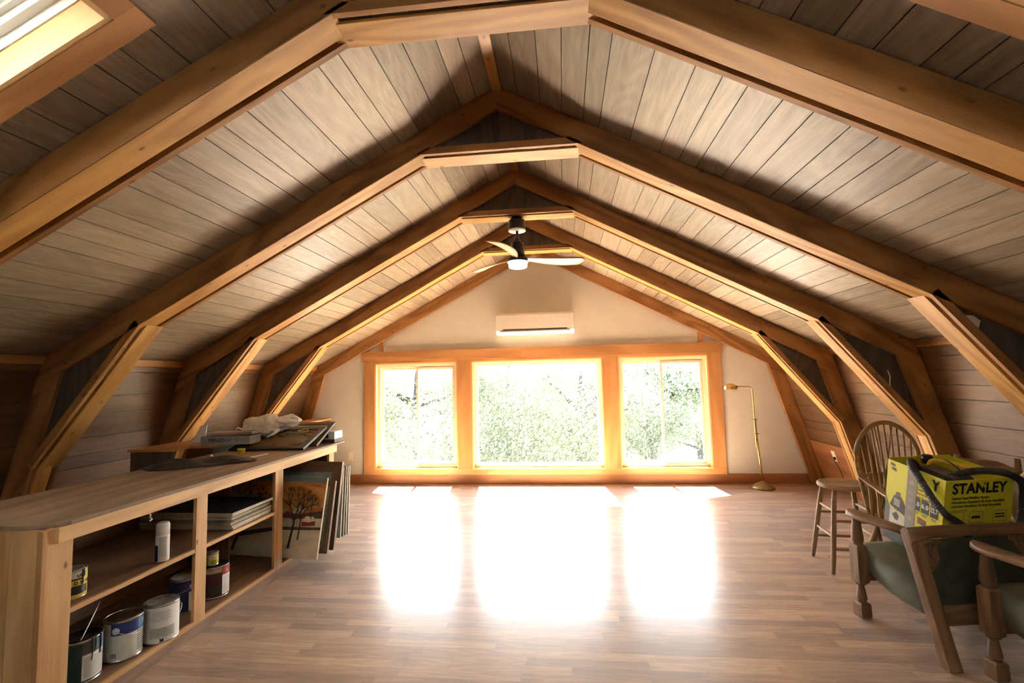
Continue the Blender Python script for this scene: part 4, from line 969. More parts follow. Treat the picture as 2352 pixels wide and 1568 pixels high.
for a in ((-1, -1), (-1, 1), (1, 1), (1, -1)):
    p0, p1 = V((a[0] * FT, a[1] * FT, 0)), V((a[0] * TPt, a[1] * TPt, .580)); legs.append((p0, p1))
    mb = MB(); turned(p0, p1, STOOL, mb); mb.build('leg', M['stoolwood'], t)
RUNG = [(0, .006), (.12, .009), (.5, .0115), (.88, .009), (1, .006)]
for k, hs in ((0, (.25, .43)), (1, (.17, .36)), (2, (.25, .43)), (3, (.17, .36))):
    for h in hs:
        q = [l[0] + (l[1] - l[0]) * (h / .58) for l in (legs[k], legs[(k + 1) % 4])]
        mb = MB(); turned(q[0], q[1], RUNG, mb, 10); mb.build('stretcher', M['stoolwood'], t)

# ------------------------------------------------------------------ hoop back windsor armchair
WX, WYc = 2.635, 3.66
t = thing('windsor_chair', 'hoop back spindle armchair standing behind the yellow vacuum box', 'chair', (WX, WYc, 0))
mb = MB(); n = 40; rg = []
for z, k in ((.425, .93), (.432, .98), (.445, 1.0), (.458, .99), (.462, .95)):
    ring = []
    for j in range(n):
        a = 2 * math.pi * j / n; x = .225 * math.copysign(abs(math.cos(a)) ** .75, math.cos(a)); y = .205 * math.copysign(abs(math.sin(a)) ** .75, math.sin(a))
        ring.append(V((x * k * (1.0 + .08 * (-y / .2)), -.19 + y * k, z)))
    rg.append(ring)
mb.rings(rg, g=(1, 0, 0)); mb.build('seat', M['windsor'], t)
hoop = []
for k in range(19):
    u = k / 18 * math.pi; x = -.205 * math.cos(u) * (1.05 if .35 < abs(math.cos(u)) < .98 else 1.0); z = .78 + .30 * math.sin(u)
    hoop.append((x, -.01 + .055 * (z - .45), z))
hoop = [(-.168, -.03, .455), (-.188, -.012, .62)] + hoop[0:19] + [(.188, -.012, .62), (.168, -.03, .455)]
mb = MB(); mb.tube(hoop, .0125, 10, 4, flat=(1, 1.25)); mb.build('bow', M['windsor'], t)
SP = [(0, .0055), (.3, .0085), (.6, .0070), (1, .0048)]
def hoop_top(x):
    c = max(-1, min(1, -x / .21)); return .78 + .30 * math.sqrt(1 - c * c)
for k in range(9):
    xb = -.125 + .25 * k / 8; xt = -.165 + .33 * k / 8; zt = hoop_top(xt) - .008
    mb = MB(); turned((xb, -.025, .455), (xt, -.01 + .055 * (zt - .45), zt), SP, mb, 8); mb.build('spindle', M['windsor'], t)
for s in (-1, 1):
    xt = -s * .06; zt = hoop_top(xt) - .01
    mb = MB(); turned((s * .035, .065, .455), (xt, .0 + .055 * (zt - .45), zt), SP, mb, 8); mb.build('brace_spindle', M['windsor'], t)
mb = MB(); mb.box((0, .04, .446), (.10, .10, .022), bev=.004); mb.build('tail_block', M['windsor'], t)
mb = MB(); A = []
arm = [(-.235, -.37, .655), (-.225, -.29, .660), (-.205, -.19, .668), (-.200, -.08, .690), (-.19, -.005, .712), (-.10, .03, .718), (0, .036, .72), (.10, .03, .718), (.19, -.005, .712), (.200, -.08, .690), (.205, -.19, .668), (.225, -.29, .660), (.235, -.37, .655)]
mb.tube(arm, [.028, .026, .022, .020, .022, .024, .024, .024, .022, .020, .022, .026, .028], 10, 6, flat=(1, .42)); mb.build('arm_rail', M['windsor'], t)
for s in (-1, 1):
    for (xb, yb, xt, yt) in ((.19, -.30, .228, -.31), (.20, -.20, .208, -.2), (.195, -.11, .200, -.10)):
        mb = MB(); turned((s * xb, yb, .455), (s * xt, yt, .665), [(0, .008), (.3, .014), (.6, .010), (1, .007)], mb, 10); mb.build('arm_support', M['windsor'], t)
wl = []
for a, b_ in (((-.15, -.31), (-.16, -.305)), ((.15, -.31), (.18, -.33)), ((-.13, -.06), (-.19, .07)), ((.13, -.06), (.19, .07))):
    p0, p1 = V((b_[0], b_[1], 0)), V((a[0], a[1], .43)); wl.append((p0, p1))
    mb = MB(); turned(p0, p1, [(0, .021), (.05, .023), (.25, .024), (.36, .019), (.40, .023), (.55, .024), (.8, .016), (1, .012)], mb); mb.build('leg', M['windsor'], t)
for i, j, h in ((0, 2, .18), (1, 3, .18)):
    mb = MB(); turned(wl[i][0].lerp(wl[i][1], h / .43), wl[j][0].lerp(wl[j][1], h / .43), [(0, .008), (.5, .015), (1, .008)], mb, 10); mb.build('stretcher', M['windsor'], t)
mb = MB(); turned(wl[0][0].lerp(wl[2][0], .5).lerp(wl[0][1].lerp(wl[2][1], .5), .42), wl[1][0].lerp(wl[3][0], .5).lerp(wl[1][1].lerp(wl[3][1], .5), .42), [(0, .008), (.5, .014), (1, .008)], mb, 10); mb.build('stretcher', M['windsor'], t)

# ------------------------------------------------------------------ leather armchairs seen from behind
AW = .675
def armchair(label, loc, rz):
    """local: x to the chair's right as seen from behind, y forward; the origin is the left front foot"""
    t = thing('leather_armchair', label, 'armchair', loc, (0, 0, rz), 'green leather armchairs')
    legp = [(0, 0, .058), (.012, 0, .066), (.07, 0, .064)]
    for x in (0, AW):
        mb = MB()
        def sq(z, w): return [V((x + a * w / 2, b * w / 2, z)) for a, b in ((-1, -1), (1, -1), (1, 1), (-1, 1))]
        mb.rings([sq(0, .056), sq(.012, .064), sq(.075, .062), sq(.085, .050)], smooth=False, g=Zz)
        mb.lathe([(.026, .085), (.021, .092), (.027, .100), (.028, .112), (.024, .14), (.018, .175), (.017, .182), (.028, .188), (.028, .196)], (x, 0, 0), n=16)
        mb.rings([sq(.194, .048), sq(.204, .064), sq(.405, .064), sq(.418, .05)], smooth=False, g=Zz)
        mb.lathe([(.030, .418), (.024, .424), (.031, .435), (.032, .46), (.026, .52), (.019, .565), (.024, .575), (.024, .585)], (x, 0, 0), n=16)
        mb.build('leg', M['oak'], t)
    for x, s in ((0, -1), (AW, 1)):
        mb = MB(); fy, fz = -.526, 0; ty, tz = -.352, .605             # slanted rear post
        d = V((0, ty - fy, tz - fz)).normalized(); n_ = V((0, -d.z, d.y)); w = .034
        P0, P1 = V((x, fy, 0)), V((x, ty, tz)); k = .046
        a, b = -.019, .048 if s < 0 else .019
        a = -.019 if s < 0 else -.048
        pts = [P0 + V((a, -.026, 0)), P0 + V((b, -.026, 0)), P0 + V((b, .028, 0)), P0 + V((a, .028, 0)), P1 + V((a, -.022, 0)), P1 + V((b, -.022, 0)), P1 + V((b, .026, 0)), P1 + V((a, .026, 0))]
        mb.hexa(pts, (0, d.y, d.z), .005); mb.build('rear_post', M['oak_arm'] if s < 0 else M['oak'], t)
        mb = MB()                                                       # paddle arm
        C_ = [(.075, .010, .018), (.055, .006, .034), (.02, .0, .045), (-.04, -.002, .047), (-.12, .004, .043), (-.22, .012, .036), (-.33, .014, .028)]
        L_, Rr = [], []
        top = []
        for yy, off, hw in C_:
            zc = .592 + (.010 if yy > .04 else 0) * 0 + .018 * max(0, (yy + .05)) - .02 * (yy < -.2) * (-.2 - yy) * 0
            cx = x + s * (-.006 + off * -1)
            top.append((cx - hw, cx + hw, yy, zc))
        rg = [[V((a_, yy, zz - .012)), V((a_ + .004, yy, zz + .006)), V((a_ + .012, yy, zz + .013)), V((b_ - .012, yy, zz + .013)), V((b_ - .004, yy, zz + .006)), V((b_, yy, zz - .012)), V((b_ - .010, yy, zz - .020)), V((a_ + .010, yy, zz - .020))] for a_, b_, yy, zz in top]
        mb.rings(rg, g=(0, 1, 0)); mb.build('armrest', M['oak_arm'], t)
        mb = MB()                                                       # side seat rail
        mb.hexa([V(p) for p in ((x - s * .06 - .012, -.01, .235), (x - s * .06 + .012, -.01, .235), (x - s * .06 + .012, -.45, .19), (x - s * .06 - .012, -.45, .19), (x - s * .06 - .012, -.01, .26), (x - s * .06 + .012, -.01, .26), (x - s * .06 + .012, -.44, .23), (x - s * .06 - .012, -.44, .23))], (0, 1, 0)); mb.build('side_rail', M['oak'], t)
    mb = MB(); mb.bb((.03, -.014, .205), (AW - .03, .012, .30), Xx, .003); mb.build('front_apron', M['oak'], t)
    # back: crest rail, leather panel, lower rail lie in the plane of the rear posts
    dz = V((0, -.526 + .352, -.605)).normalized(); ny = V((0, dz.z, -dz.y))        # ny: towards the viewer behind
    if ny.y > 0: ny = -ny
    O = V((0, -.352, .605))
    def back_bar(z0, z1, th0, th1, bev=.004, x0=.048, x1=AW - .048):
        q = []
        for th in (th0, th1):
            for xx, u in ((x0, z0), (x1, z0), (x1, z1), (x0, z1)): q.append(O + V((xx, 0, 0)) + dz * u + ny * th)
        return q
    mb = MB(); P = []
    n = 12; rg = []
    for i in range(n + 1):
        u = i / n; xx = -.018 + (AW + .036) * u; sag = .012 * (1 - (2 * u - 1) ** 2) * 0 - .006 * math.sin(u * math.pi)
        lo = .046 + .022 * math.exp(-((u - .0) / .07) ** 2) * 1.0 + .022 * math.exp(-((u - 1) / .07) ** 2)
        rg.append([O + V((xx, 0, 0)) + dz * (a_ + sag) + ny * b_ for a_, b_ in ((-.008, .024), (-.014, .016), (-.014, -.008), (-.006, -.012), (lo, -.008), (lo, .022), (lo - .006, .027))])
    mb.rings(rg, g=Xx); mb.build('crest_rail', M['oak_arm'], t)
    mb = MB(); mb.hexa(back_bar(.046, .355, -.004, .014), Xx, .006); mb.build('back_panel', M['leather'], t)
    mb = MB(); mb.hexa(back_bar(.352, .445, -.016, .014), Xx, .004); mb.build('lower_rail', M['oak'], t)
    for s, x in ((1, .048), (-1, AW - .048)):                            # carved bracket in the upper corner
        sh = [(0, .045), (.105, .045), (.100, .062), (.078, .075), (.070, .10), (.066, .14), (.050, .155), (.046, .185), (.0, .20)]
        hole = [(.008, .068), (.060, .064), (.058, .082), (.040, .10), (.036, .13), (.026, .165), (.018, .17), (.012, .12)]
        mb = MB()
        f = lambda off: (lambda a_, b_: O + V((x + s * a_, 0, 0)) + dz * b_ + ny * off)
        mb.prism(sh, f(.010), f(.020), (0, dz.y, dz.z)); br = mb.build('corner_bracket', M['oak'], t)
        mb = MB(); mb.prism(hole, f(.0202), f(.0206), (0, 0, 1)); mb.build('bracket_recess', M['gusset'], br)
        mb = MB(); ring = [f(.022)(*q) for q in hole + hole[:1]]; mb.tube(ring, .003, 6, 2, caps=(False, False)); mb.tube([f(.022)(*q) for q in ((.012, .078), (.028, .090), (.046, .078), (.03, .074), (.026, .092), (.028, .13), (.022, .155))], .0034, 6, 4); mb.build('carving', M['oak_arm'], br)
    # cushion: sloping soft slab
    mb = MB(); rg = []; nx_, m_ = 14, 10
    zf, zb, yf, yb_ = .415, .335, .062, -.385; T = .165
    for i in range(m_ + 1):
        v = i / m_; yy = yf + (yb_ - yf) * v; e = min(1, 8 * min(v, 1 - v) + .35); zz = zf + (zb - zf) * v; Tt = T * (.55 + .45 * math.sin(min(1, v * 1.3 + .15) * math.pi * .5))
        bl = .024 * math.sin(max(0, min(1, (v - .12) / .8)) * math.pi) ** .6; x0, x1 = .040 - bl, AW - .040 + bl; ring = []
        for j in range(nx_ + 1):
            u = j / nx_; ee = min(1, 7 * min(u, 1 - u) + .5)
            ring.append(V((x0 + (x1 - x0) * u, yy, zz - .02 * (1 - ee) - .018 * (1 - e) + .010 * math.sin(u * math.pi) * math.sin(v * math.pi))))
        for j in range(nx_, -1, -1):
            u = j / nx_; ee = min(1, 7 * min(u, 1 - u) + .5)
            ring.append(V((x0 + (x1 - x0) * u, yy, zz - Tt * (.82 + .18 * ee))))
        rg.append(ring)
    # push the left and right flanks outwards so the cushion bulges under the arms
    for ring in rg:
        for k in (0, nx_, nx_ + 1, 2 * nx_ + 1): pass
    mb.rings(rg, g=(0, 1, 0)); mb.build('seat_cushion', M['leather_seat'], t)
    return t
RZc = math.atan2(.164, .986)
armchair('green leather armchair seen from behind with the yellow vacuum box on its seat', (2.10, 3.137, 0), RZc)
armchair('green leather armchair cut by the right edge of the photo, nearest the camera', (2.352, 2.565, 0), RZc + R(-2))

# ------------------------------------------------------------------ vacuum carton
LT, NR, RG = V((2.325, 3.16, .916)), V((2.395, 2.825, .854)), V((2.805, 2.897, .854))
ea = (NR - LT); LA = ea.length; ea.normalize(); eb = (RG - NR); eb = (eb - ea * eb.dot(ea)); LB = eb.length; eb.normalize(); en = ea.cross(eb)
if en.z < 0: en = -en
BH = .488
t = thing('vacuum_carton', 'open yellow carton of a wet and dry vacuum sitting on the green armchair', 'box')
t.matrix_world = Matrix(((ea.x, eb.x, en.x, (LT - en * BH).x), (ea.y, eb.y, en.y, (LT - en * BH).y), (ea.z, eb.z, en.z, (LT - en * BH).z), (0, 0, 0, 1)))
# local: x from far-left corner towards the camera (LA), y to the right (LB), z up (BH)
M['carton_y'] = plain('yellow_card', (.74, .70, .03), .42, noise=.06, nscale=6)
M['carton_in'] = plain('yellow_card_inside', (.52, .50, .03), .55, noise=.06)
M['carton_grey'] = plain('grey_print', (.15, .145, .145), .4, noise=.12)
M['carton_dark'] = plain('dark_print', (.035, .037, .042), .4, noise=.35, nscale=9)
M['tape'] = plain('clear_tape', (.33, .31, .29), .22, noise=.05)
M['pale_print'] = plain('pale_print', (.62, .60, .50), .4, noise=.08)
th = .005
mb = MB()
mb.mi = 0
mb.bb((0, 0, 0), (LA, th, BH)); mb.bb((LA - th, th, 0), (LA, LB - th, BH - .004)); mb.bb((0, LB - th, 0), (LA, LB, BH)); mb.bb((0, th, 0), (th, LB - th, BH + .008)); mb.bb((th, th, .0), (LA - th, LB - th, .006))
mb.build('carton', M['carton_y'], t)
# print on the left face (looks to -y): pieces as thin raised panels
def lf(poly, m_, lift=.0006, nm='print_panel'):
    mb = MB(); mb.prism(poly, lambda x, z: V((x, 0.0, z)), lambda x, z: V((x, -lift, z)), Xx); return mb.build(nm, m_, t)
def nf(poly, m_, lift=.0006, nm='print_panel'):
    mb = MB(); mb.prism(poly, lambda y, z: V((LA, y, z)), lambda y, z: V((LA + lift, y, z)), (0, 1, 0)); return mb.build(nm, m_, t)
H = BH
lf([(0, 0), (LA, 0), (LA, .075), (0, .09)], M['carton_dark'])
lf([(0, .09), (LA * .545, .08), (LA * .545, .15), (LA * .20, .20), (.028, .205), (0, .27)], M['carton_grey'])
lf([(.034, .09), (.134, .085), (.134, .18), (.034, .205)], M['pale_print'], .0008)
lf([(.030, .215), (.134, .185), (.134, .235), (.115, .27), (.10, .288), (.055, .282)], M['carton_dark'], .001)
lf([(.062, .282), (.095, .288), (.094, .312), (.070, .310)], M['carton_grey'], .0012)
lf([(.050, .165), (.070, .140), (.088, .140), (.094, .168), (.076, .188)], M['carton_dark'], .0012)
lf([(.034, .10), (.134, .082), (.134, .088), (.034, .108)], M['carton_dark'], .0012)
for k in range(5): lf([(.058, .228 + .009 * k), (.096, .222 + .009 * k), (.096, .227 + .009 * k), (.058, .233 + .009 * k)], M['pale_print'], .0014)
lf([(LA * .378, .055), (LA * .55, .06), (LA * .55, H - .002), (LA * .378, H - .002)], M['tape'], .0018, 'tape')
for k, zz in enumerate((.40, .345, .30, .25, .19, .13)):
    mb = MB(); mb.lathe([(.012, 0), (.012, .0004), (.010, .0004), (.010, 0)] if k % 2 == 0 else [(.014, 0), (.014, .0004), (.0125, .0004), (.0125, 0)], (LA * .465, -.0019, zz), (0, -1, 0), 18, caps=(False, False), smooth=False); mb.box((LA * .465, -.0019, zz), (.010, .0006, .003)); mb.build('icon', M['pale_print'], t)
lf([(.02, .46), (.05, .455), (.048, .47), (.018, .476)], M['carton_dark'], .0009, 'stain'); lf([(.03, .435), (.06, .43), (.055, .447), (.028, .45)], M['carton_dark'], .0009, 'stain')
for i, (sx, txt) in enumerate(((.548, '.0'), (.648, '6.0'), (.80, '22.7'))):
    x0 = LA * sx; w_ = LA * .128 if i else LA * .078; z0, z1 = .255, .33
    lf([(x0, z0), (x0 + w_, z0), (x0 + w_, z1 - .012), (x0 + w_ - .01, z1), (x0, z1)], M['carton_dark'], .0010, 'size_tile')
    letters(txt, .036, M['label_white'], t, frame_mtx((x0 + .002, -.0014, z0 + .028), (1, 0, 0), (0, 0, 1)), bold=.03, width=w_ - .005)
    lf([(x0 + .006, z0 - .012), (x0 + w_ - .008, z0 - .012), (x0 + w_ - .008, z0 - .008), (x0 + .006, z0 - .008)], M['carton_grey'], .0008); lf([(x0 + .008, z0 - .020), (x0 + w_ - .012, z0 - .020), (x0 + w_ - .012, z0 - .017), (x0 + .008, z0 - .017)], M['carton_grey'], .0008)
lf([(LA * .60, .185), (LA * .745, .18), (LA * .745, .215), (LA * .60, .222)], M['label_slate'], .0009); lf([(LA * .61, .200), (LA * .735, .197), (LA * .735, .211), (LA * .61, .216)], M['label_red'], .0011)
for k, s_ in enumerate(('uum', 'Acero Inoxidable', 'cier Inoxydable')):
    letters(s_, .021, M['linen_tan'], t, frame_mtx((LA * .56, -.0010, H - .115 - .022 * k), (1, 0, 0), (0, 0, 1)), width=(.04, .105, .105)[k])
letters('Y', .080, M['ink'], t, frame_mtx((LA * .80, -.0010, H - .076), (1, 0, 0), (0, 0, 1)), bold=.03, width=.045)
# near face
fy = lambda y0, z0: frame_mtx((LA + .0010, y0, z0), (0, 1, 0), (0, 0, 1))
letters('STANLEY', .080, M['ink'], t, fy(LB * .105, H - .076), bold=.033, width=LB * .79)
nf([(LB * .515, H - .017), (LB * .54, H - .017), (LB * .575, H - .046), (LB * .56, H - .050)], M['carton_y'], .0022, 'print_panel')
for k, (s_, w_) in enumerate((('Stainless Steel Wet/Dry Vacuum', .54), ('Húmeda/seca Aspiradora De Acero Inoxidable', .77), ('Aspirateur Humide/sec En Acier Inoxydable', .725))):
    letters(s_, .0195, M['ink'], t, fy(LB * .105, H - .109 - .0225 * k), width=LB * w_, bold=.004)
nf([(LB * .10, H - .176), (LB * .34, H - .174), (LB * .34, H - .171), (LB * .10, H - .173)], M['carton_dark'])
for y0 in (.10, .38, .73):
    for (a_, b_, c_, d_) in ((0, .0, .20, .003), (0, .061, .20, .064), (0, 0, .005, .064), (.195, 0, .20, .064)):
        nf([(LB * (y0 + a_), H - .245 + b_), (LB * (y0 + c_), H - .245 + b_), (LB * (y0 + c_), H - .245 + d_), (LB * (y0 + a_), H - .245 + d_)], M['grey_ink'], .0005)
nf([(LB * .41, H - .222), (LB * .55, H - .222), (LB * .53, H - .206), (LB * .42, H - .207)], M['ink'])
nf([(LB * .755, H - .206), (LB * .90, H - .206), (LB * .90, H - .199), (LB * .755, H - .199)], M['ink']); nf([(LB * .755, H - .222), (LB * .90, H - .222), (LB * .90, H - .215), (LB * .755, H - .215)], M['ink'])
bm_ = t
# vacuum head inside the carton
v = thing('vacuum_cleaner', 'black wet and dry vacuum with a yellow handle inside the open carton', 'vacuum cleaner'); v.matrix_world = t.matrix_world.copy()
cx_, cy_ = LA * .53, LB * .45
mb = MB(); mb.lathe([(.140, .008), (.150, .02), (.150, .30), (.145, .31)], (cx_, cy_, 0), n=32); mb.build('tank', M['steel'], v)
mb = MB(); mb.lathe([(.150, .31), (.155, .33), (.152, .37), (.13, .41), (.09, .432), (.05, .438)], (cx_, cy_, 0), n=32); mb.box((cx_ + .0, cy_ - .03, .440), (.20, .13, .085), bev=.030); mb.lathe([(.036, -.06), (.044, -.052), (.044, .05), (.036, .058)], (cx_ + .105, cy_ - .035, .445), (0, 1, 0), 20); mb.build('motor_head', M['dusty'], v)
mb = MB(); mb.tube([(cx_ - .09, cy_ - .01, .445), (cx_ - .088, cy_ - .005, .495), (cx_ - .05, cy_ + .02, .508), (cx_ + .05, cy_ + .075, .506), (cx_ + .085, cy_ + .095, .50)], .0155, 10, 6, flat=(1.1, .8)); mb.tube([(cx_ + .045, cy_ + .075, .505), (cx_ + .045, cy_ + .075, .43)], .022, 10, 3, flat=(1, .8)); mb.box((cx_ + .06, cy_ + .085, .507), (.09, .045, .012), rot=Euler((0, 0, R(28))), bev=.004); mb.build('handle', M['yellow_plastic'], v)
mb = MB(); mb.lathe([(.026, 0), (.028, .03), (.024, .05)], (cx_ - .115, cy_ + .0, .475), (-.1, 0, 1), 18); mb.build('port', M['black'], v)
mb = MB(); mb.tube([(cx_ - .06, cy_ + .04, .515), (cx_ + .0, cy_ + .01, .525), (cx_ + .09, cy_ - .01, .50), (cx_ + .13, cy_ - .015, .46), (cx_ + .15, cy_ - .02, .40)], .0045, 8, 6); mb.build('power_cord', M['charcoal'], v)
# corrugated hose
def hose(pts, r=.0235, smooth_end=0):
    P = smooth_path([V(p) for p in pts], 40); L = [0]
    for a, b in zip(P[:-1], P[1:]): L.append(L[-1] + (b - a).length)
    Q = []; n = int(L[-1] / .0024); k = 0
    for i in range(n + 1):
        s = L[-1] * i / n
        while k < len(L) - 2 and L[k + 1] < s: k += 1
        Q.append(P[k].lerp(P[k + 1], (s - L[k]) / max(1e-6, L[k + 1] - L[k])))
    tot = L[-1]
    mb = MB(); mb.tube(Q, lambda u: r * 1.06 if u * tot < smooth_end else r * (1 + .085 * math.cos(2 * math.pi * u * tot / .0096)), 14, 0)
    return mb
def ld(x, y, z): return t.matrix_world @ V((x, y, z))
hp = [ld(.105, .11, BH - .08), ld(.11, .07, BH - .005), ld(.125, .02, BH + .028), ld(.165, -.018, BH + .022), ld(.21, -.024, BH - .018), ld(.256, -.026, BH - .062), ld(.305, -.027, BH - .112), ld(.350, -.024, BH - .150), ld(LA + .022, .0, BH - .185), ld(LA + .024, .045, BH - .213), ld(LA + .023, .085, BH - .238), ld(LA + .028, .115, BH - .265), ld(LA + .027, .13, BH - .31)]
tag(hose(hp, .0178, .10).build('vacuum_hose', M['charcoal']), 'ribbed black vacuum hose hooked over the left side of the yellow carton', 'hose', 'ribbed vacuum hoses')
hq = [V(p) for p in ((2.47, 2.955, .82), (2.50, 2.92, .862), (2.545, 2.895, .884), (2.61, 2.884, .896), (2.68, 2.876, .894), (2.745, 2.868, .878), (2.805, 2.880, .842), (2.856, 2.93, .79), (2.884, 2.975, .725), (2.884, 2.985, .655), (2.862, 2.98, .575), (2.825, 2.96, .50))]
tag(hose(hq, .0182).build('vacuum_hose', M['charcoal']), 'ribbed black vacuum hose arching over the right end of the yellow carton', 'hose', 'ribbed vacuum hoses')

# ------------------------------------------------------------------ wooden side chair at the wall, cream round table
pA, pB = V((2.925, 3.45, 0)), V((3.127, 3.27, 0)); dx_ = (pB - pA); CW = dx_.length; rz = math.atan2(dx_.y, dx_.x)
t = thing('side_chair', 'plain wooden side chair at the right wall, only its crest rail above the carton', 'chair', pA, (0, 0, rz))
for x in (0, CW):
    mb = MB(); mb.tube([(x, .07, 0), (x, .02, .43), (x, 0, .60), (x, -.035, .87), (x, -.037, .892)], [.017, .018, .017, .0165, .012], 10, 5); mb.build('back_post', M['windsor'], t)
    mb = MB(); turned((x * 1.06 - .01, .40, 0), (x, .37, .43), [(0, .013), (.5, .019), (1, .016)], mb); mb.build('leg', M['windsor'], t)
mb = MB(); sh = [(.012, .76), (CW - .012, .76), (CW - .012, .838), (CW - .03, .841), (CW - .055, .856), (CW - .085, .870), (CW / 2, .876), (.085, .872), (.055, .870), (.03, .876), (.012, .876)]
mb.prism(sh, lambda x, z: V((x, -.032 + (z - .8) * -.12, z)), lambda x, z: V((x, -.010 + (z - .8) * -.12, z)), Xx, bev=.002); mb.build('crest_rail', M['windsor'], t)
mb = MB(); mb.bb((.012, -.012, .58), (CW - .012, .004, .63), Xx, .003); mb.build('back_slat', M['windsor'], t)
mb = MB(); mb.bb((-.02, -.01, .43), (CW + .02, .39, .455), Xx, .006); mb.build('seat', M['windsor'], t)
t = thing('round_table', 'cream round tilt top table standing upright at the right edge behind the hose', 'table', (3.15, 3.03, 0))
mb = MB(); mb.lathe([(.235, -.012), (.24, -.004), (.24, .008), (.225, .014), (.001, .014)], (0, 0, .66), (-.35, -.93, .12), 44); mb.build('table_top', plain('cream_paint', (.62, .54, .42), .55, noise=.06), t)
mb = MB(); mb.lathe([(.13, 0), (.135, .01), (.09, .03), (.03, .06), (.022, .12), (.03, .25), (.02, .40), (.018, .62)], (.03, .04, 0), n=20); mb.build('pedestal', M['windsor'], t)

# ------------------------------------------------------------------ outside: trees below and beyond the windows
def leaf_mat(name, c1, c2):
    m, nt, b = mat(name); L = nt.links.new
    oi = nd(nt, 'ShaderNodeVertexColor', layer_name='tone'); r = ramp(nt, [(0, c1), (1, c2)]); L(oi.outputs[0], r.inputs[0])
    d = nd(nt, 'ShaderNodeBsdfDiffuse'); tr = nd(nt, 'ShaderNodeBsdfTranslucent'); mx = nd(nt, 'ShaderNodeMixShader', inp={0: .55})
    L(r.outputs[0], d.inputs[0]); L(r.outputs[0], tr.inputs[0]); L(d.outputs[0], mx.inputs[1]); L(tr.outputs[0], mx.inputs[2]); L(mx.outputs[0], nt.nodes['Material Output'].inputs['Surface'])
    nt.nodes.remove(b); return m
M['leaf_a'] = leaf_mat('leaf_pale', (.105, .125, .062), (.26, .285, .175)); M['leaf_b'] = leaf_mat('leaf_mid', (.085, .11, .068), (.21, .245, .16))
M['bark'] = plain('bark', (.018, .015, .013), .9, noise=.3, nscale=6)
def tree(label, x, y, top, rad, seed, lm, nleaf=42000, base=-4.2, sz=.16):
    rng = random.Random(seed)
    t = thing('tree', label, 'tree', (x, y, base), (0, 0, 0), 'trees outside the windows')
    h = top - base; mb = MB()
    mb.tube([(0, 0, 0), (.1, .05, h * .3), (-.05, .1, h * .6), (.05, 0, h * .85)], [.22, .17, .11, .04], 9, 4)
    tips = []
    for k in range(11):
        a = rng.uniform(0, 2 * math.pi); z0 = h * rng.uniform(.25, .75); l = rad * rng.uniform(.6, 1.0)
        p1 = V((math.cos(a) * l * .5, math.sin(a) * l * .5, z0 + h * rng.uniform(.03, .12))); p2 = V((math.cos(a + .2) * l, math.sin(a + .2) * l, z0 + h * rng.uniform(.02, .22)))
        mb.tube([(0, 0, z0), p1, p2], [.08, .05, .015], 6, 4); tips += [p1, p2, (p1 + p2) / 2]
        for j in range(3):
            q = p1.lerp(p2, rng.random()); q2 = q + V((rng.uniform(-.5, .5), rng.uniform(-.5, .5), rng.uniform(-.1, .5))) * rad * .35; mb.tube([q, q2], [.03, .008], 5, 1); tips.append(q2)
    mb.build('trunk', M['bark'], t)
    mb = MB(); bm, uv, tl = mb.bm, mb.uv, mb.tone
    cl = [V((rng.gauss(0, .45) * rad, rng.gauss(0, .45) * rad, h * rng.uniform(.22, .97))) for _ in range(26)] + tips
    for i in range(nleaf):
        c = rng.choice(cl); p = c + V((rng.gauss(0, 1), rng.gauss(0, 1), rng.gauss(0, .7))) * rad * .17
        if p.z < .3: continue
        n = V((rng.gauss(0, 1), rng.gauss(0, 1), rng.gauss(.4, 1))).normalized(); u = n.orthogonal().normalized(); w = n.cross(u); s = sz * rng.uniform(.6, 1.4)
        f = bm.faces.new([bm.verts.new(p + q) for q in (-u * s, -w * s * .5, u * s, w * s * .5)])
        tt = rng.random()
        for l in f.loops: l[tl] = (tt, tt, tt, 1)
    mb.build('foliage', lm, t); return t
TR = [('spreading pale green tree outside the left window', -4.2, 14.5, 2.1, 2.7, 'leaf_a'), ('pale green tree outside between the left and middle windows', -1.6, 17.0, 2.2, 2.8, 'leaf_a'), ('pale tree outside in the centre of the middle window', .9, 15.0, 1.9, 2.5, 'leaf_a'),
      ('green tree outside just right of the middle window', 3.4, 17.5, 2.2, 2.5, 'leaf_b'), ('far pale tree outside the right half of the right window', 6.8, 24.0, 2.3, 3.0, 'leaf_a'), ('far tree outside at the right of the left window', -4.0, 22.0, 2.5, 3.2, 'leaf_b'), ('far hazy tree behind the centre tree outside', 1.6, 24.0, 2.5, 3.4, 'leaf_b'), ('tree outside at the far left beyond the left window', -8.0, 19.0, 2.4, 3.2, 'leaf_a'), ('distant tree outside behind the right window', 5.2, 31.0, 2.8, 3.6, 'leaf_b'), ('distant tree outside between the two far trees of the middle window', -1.5, 31.0, 2.9, 4.0, 'leaf_b')]
for i, (l, x, y, tp, rd, lm) in enumerate(TR): tree(l, x, y, tp + (.8 if y < 20 else 1.1), rd, 40 + i, M[lm], sz=.022 + .0016 * y)
mb = MB(); mb.bb((-60, 7.2, -4.4), (60, 110, -4.2)); tag(mb.build('ground', plain('dry_lawn', (.15, .155, .09), .9, noise=.15, nscale=.6)), kind='structure')
mb = MB(); mb.lathe([(.5, 0), (.65, .15), (.55, .42), (.25, .55), (.01, .56)], n=14); tag(mb.build('boulder', plain('grey_rock', (.02, .02, .021), .9, noise=.3, nscale=4), None, (4.55, 17.0, -4.2), (0, 0, .3)), 'grey boulder on the bright lawn outside the right window', 'boulder')
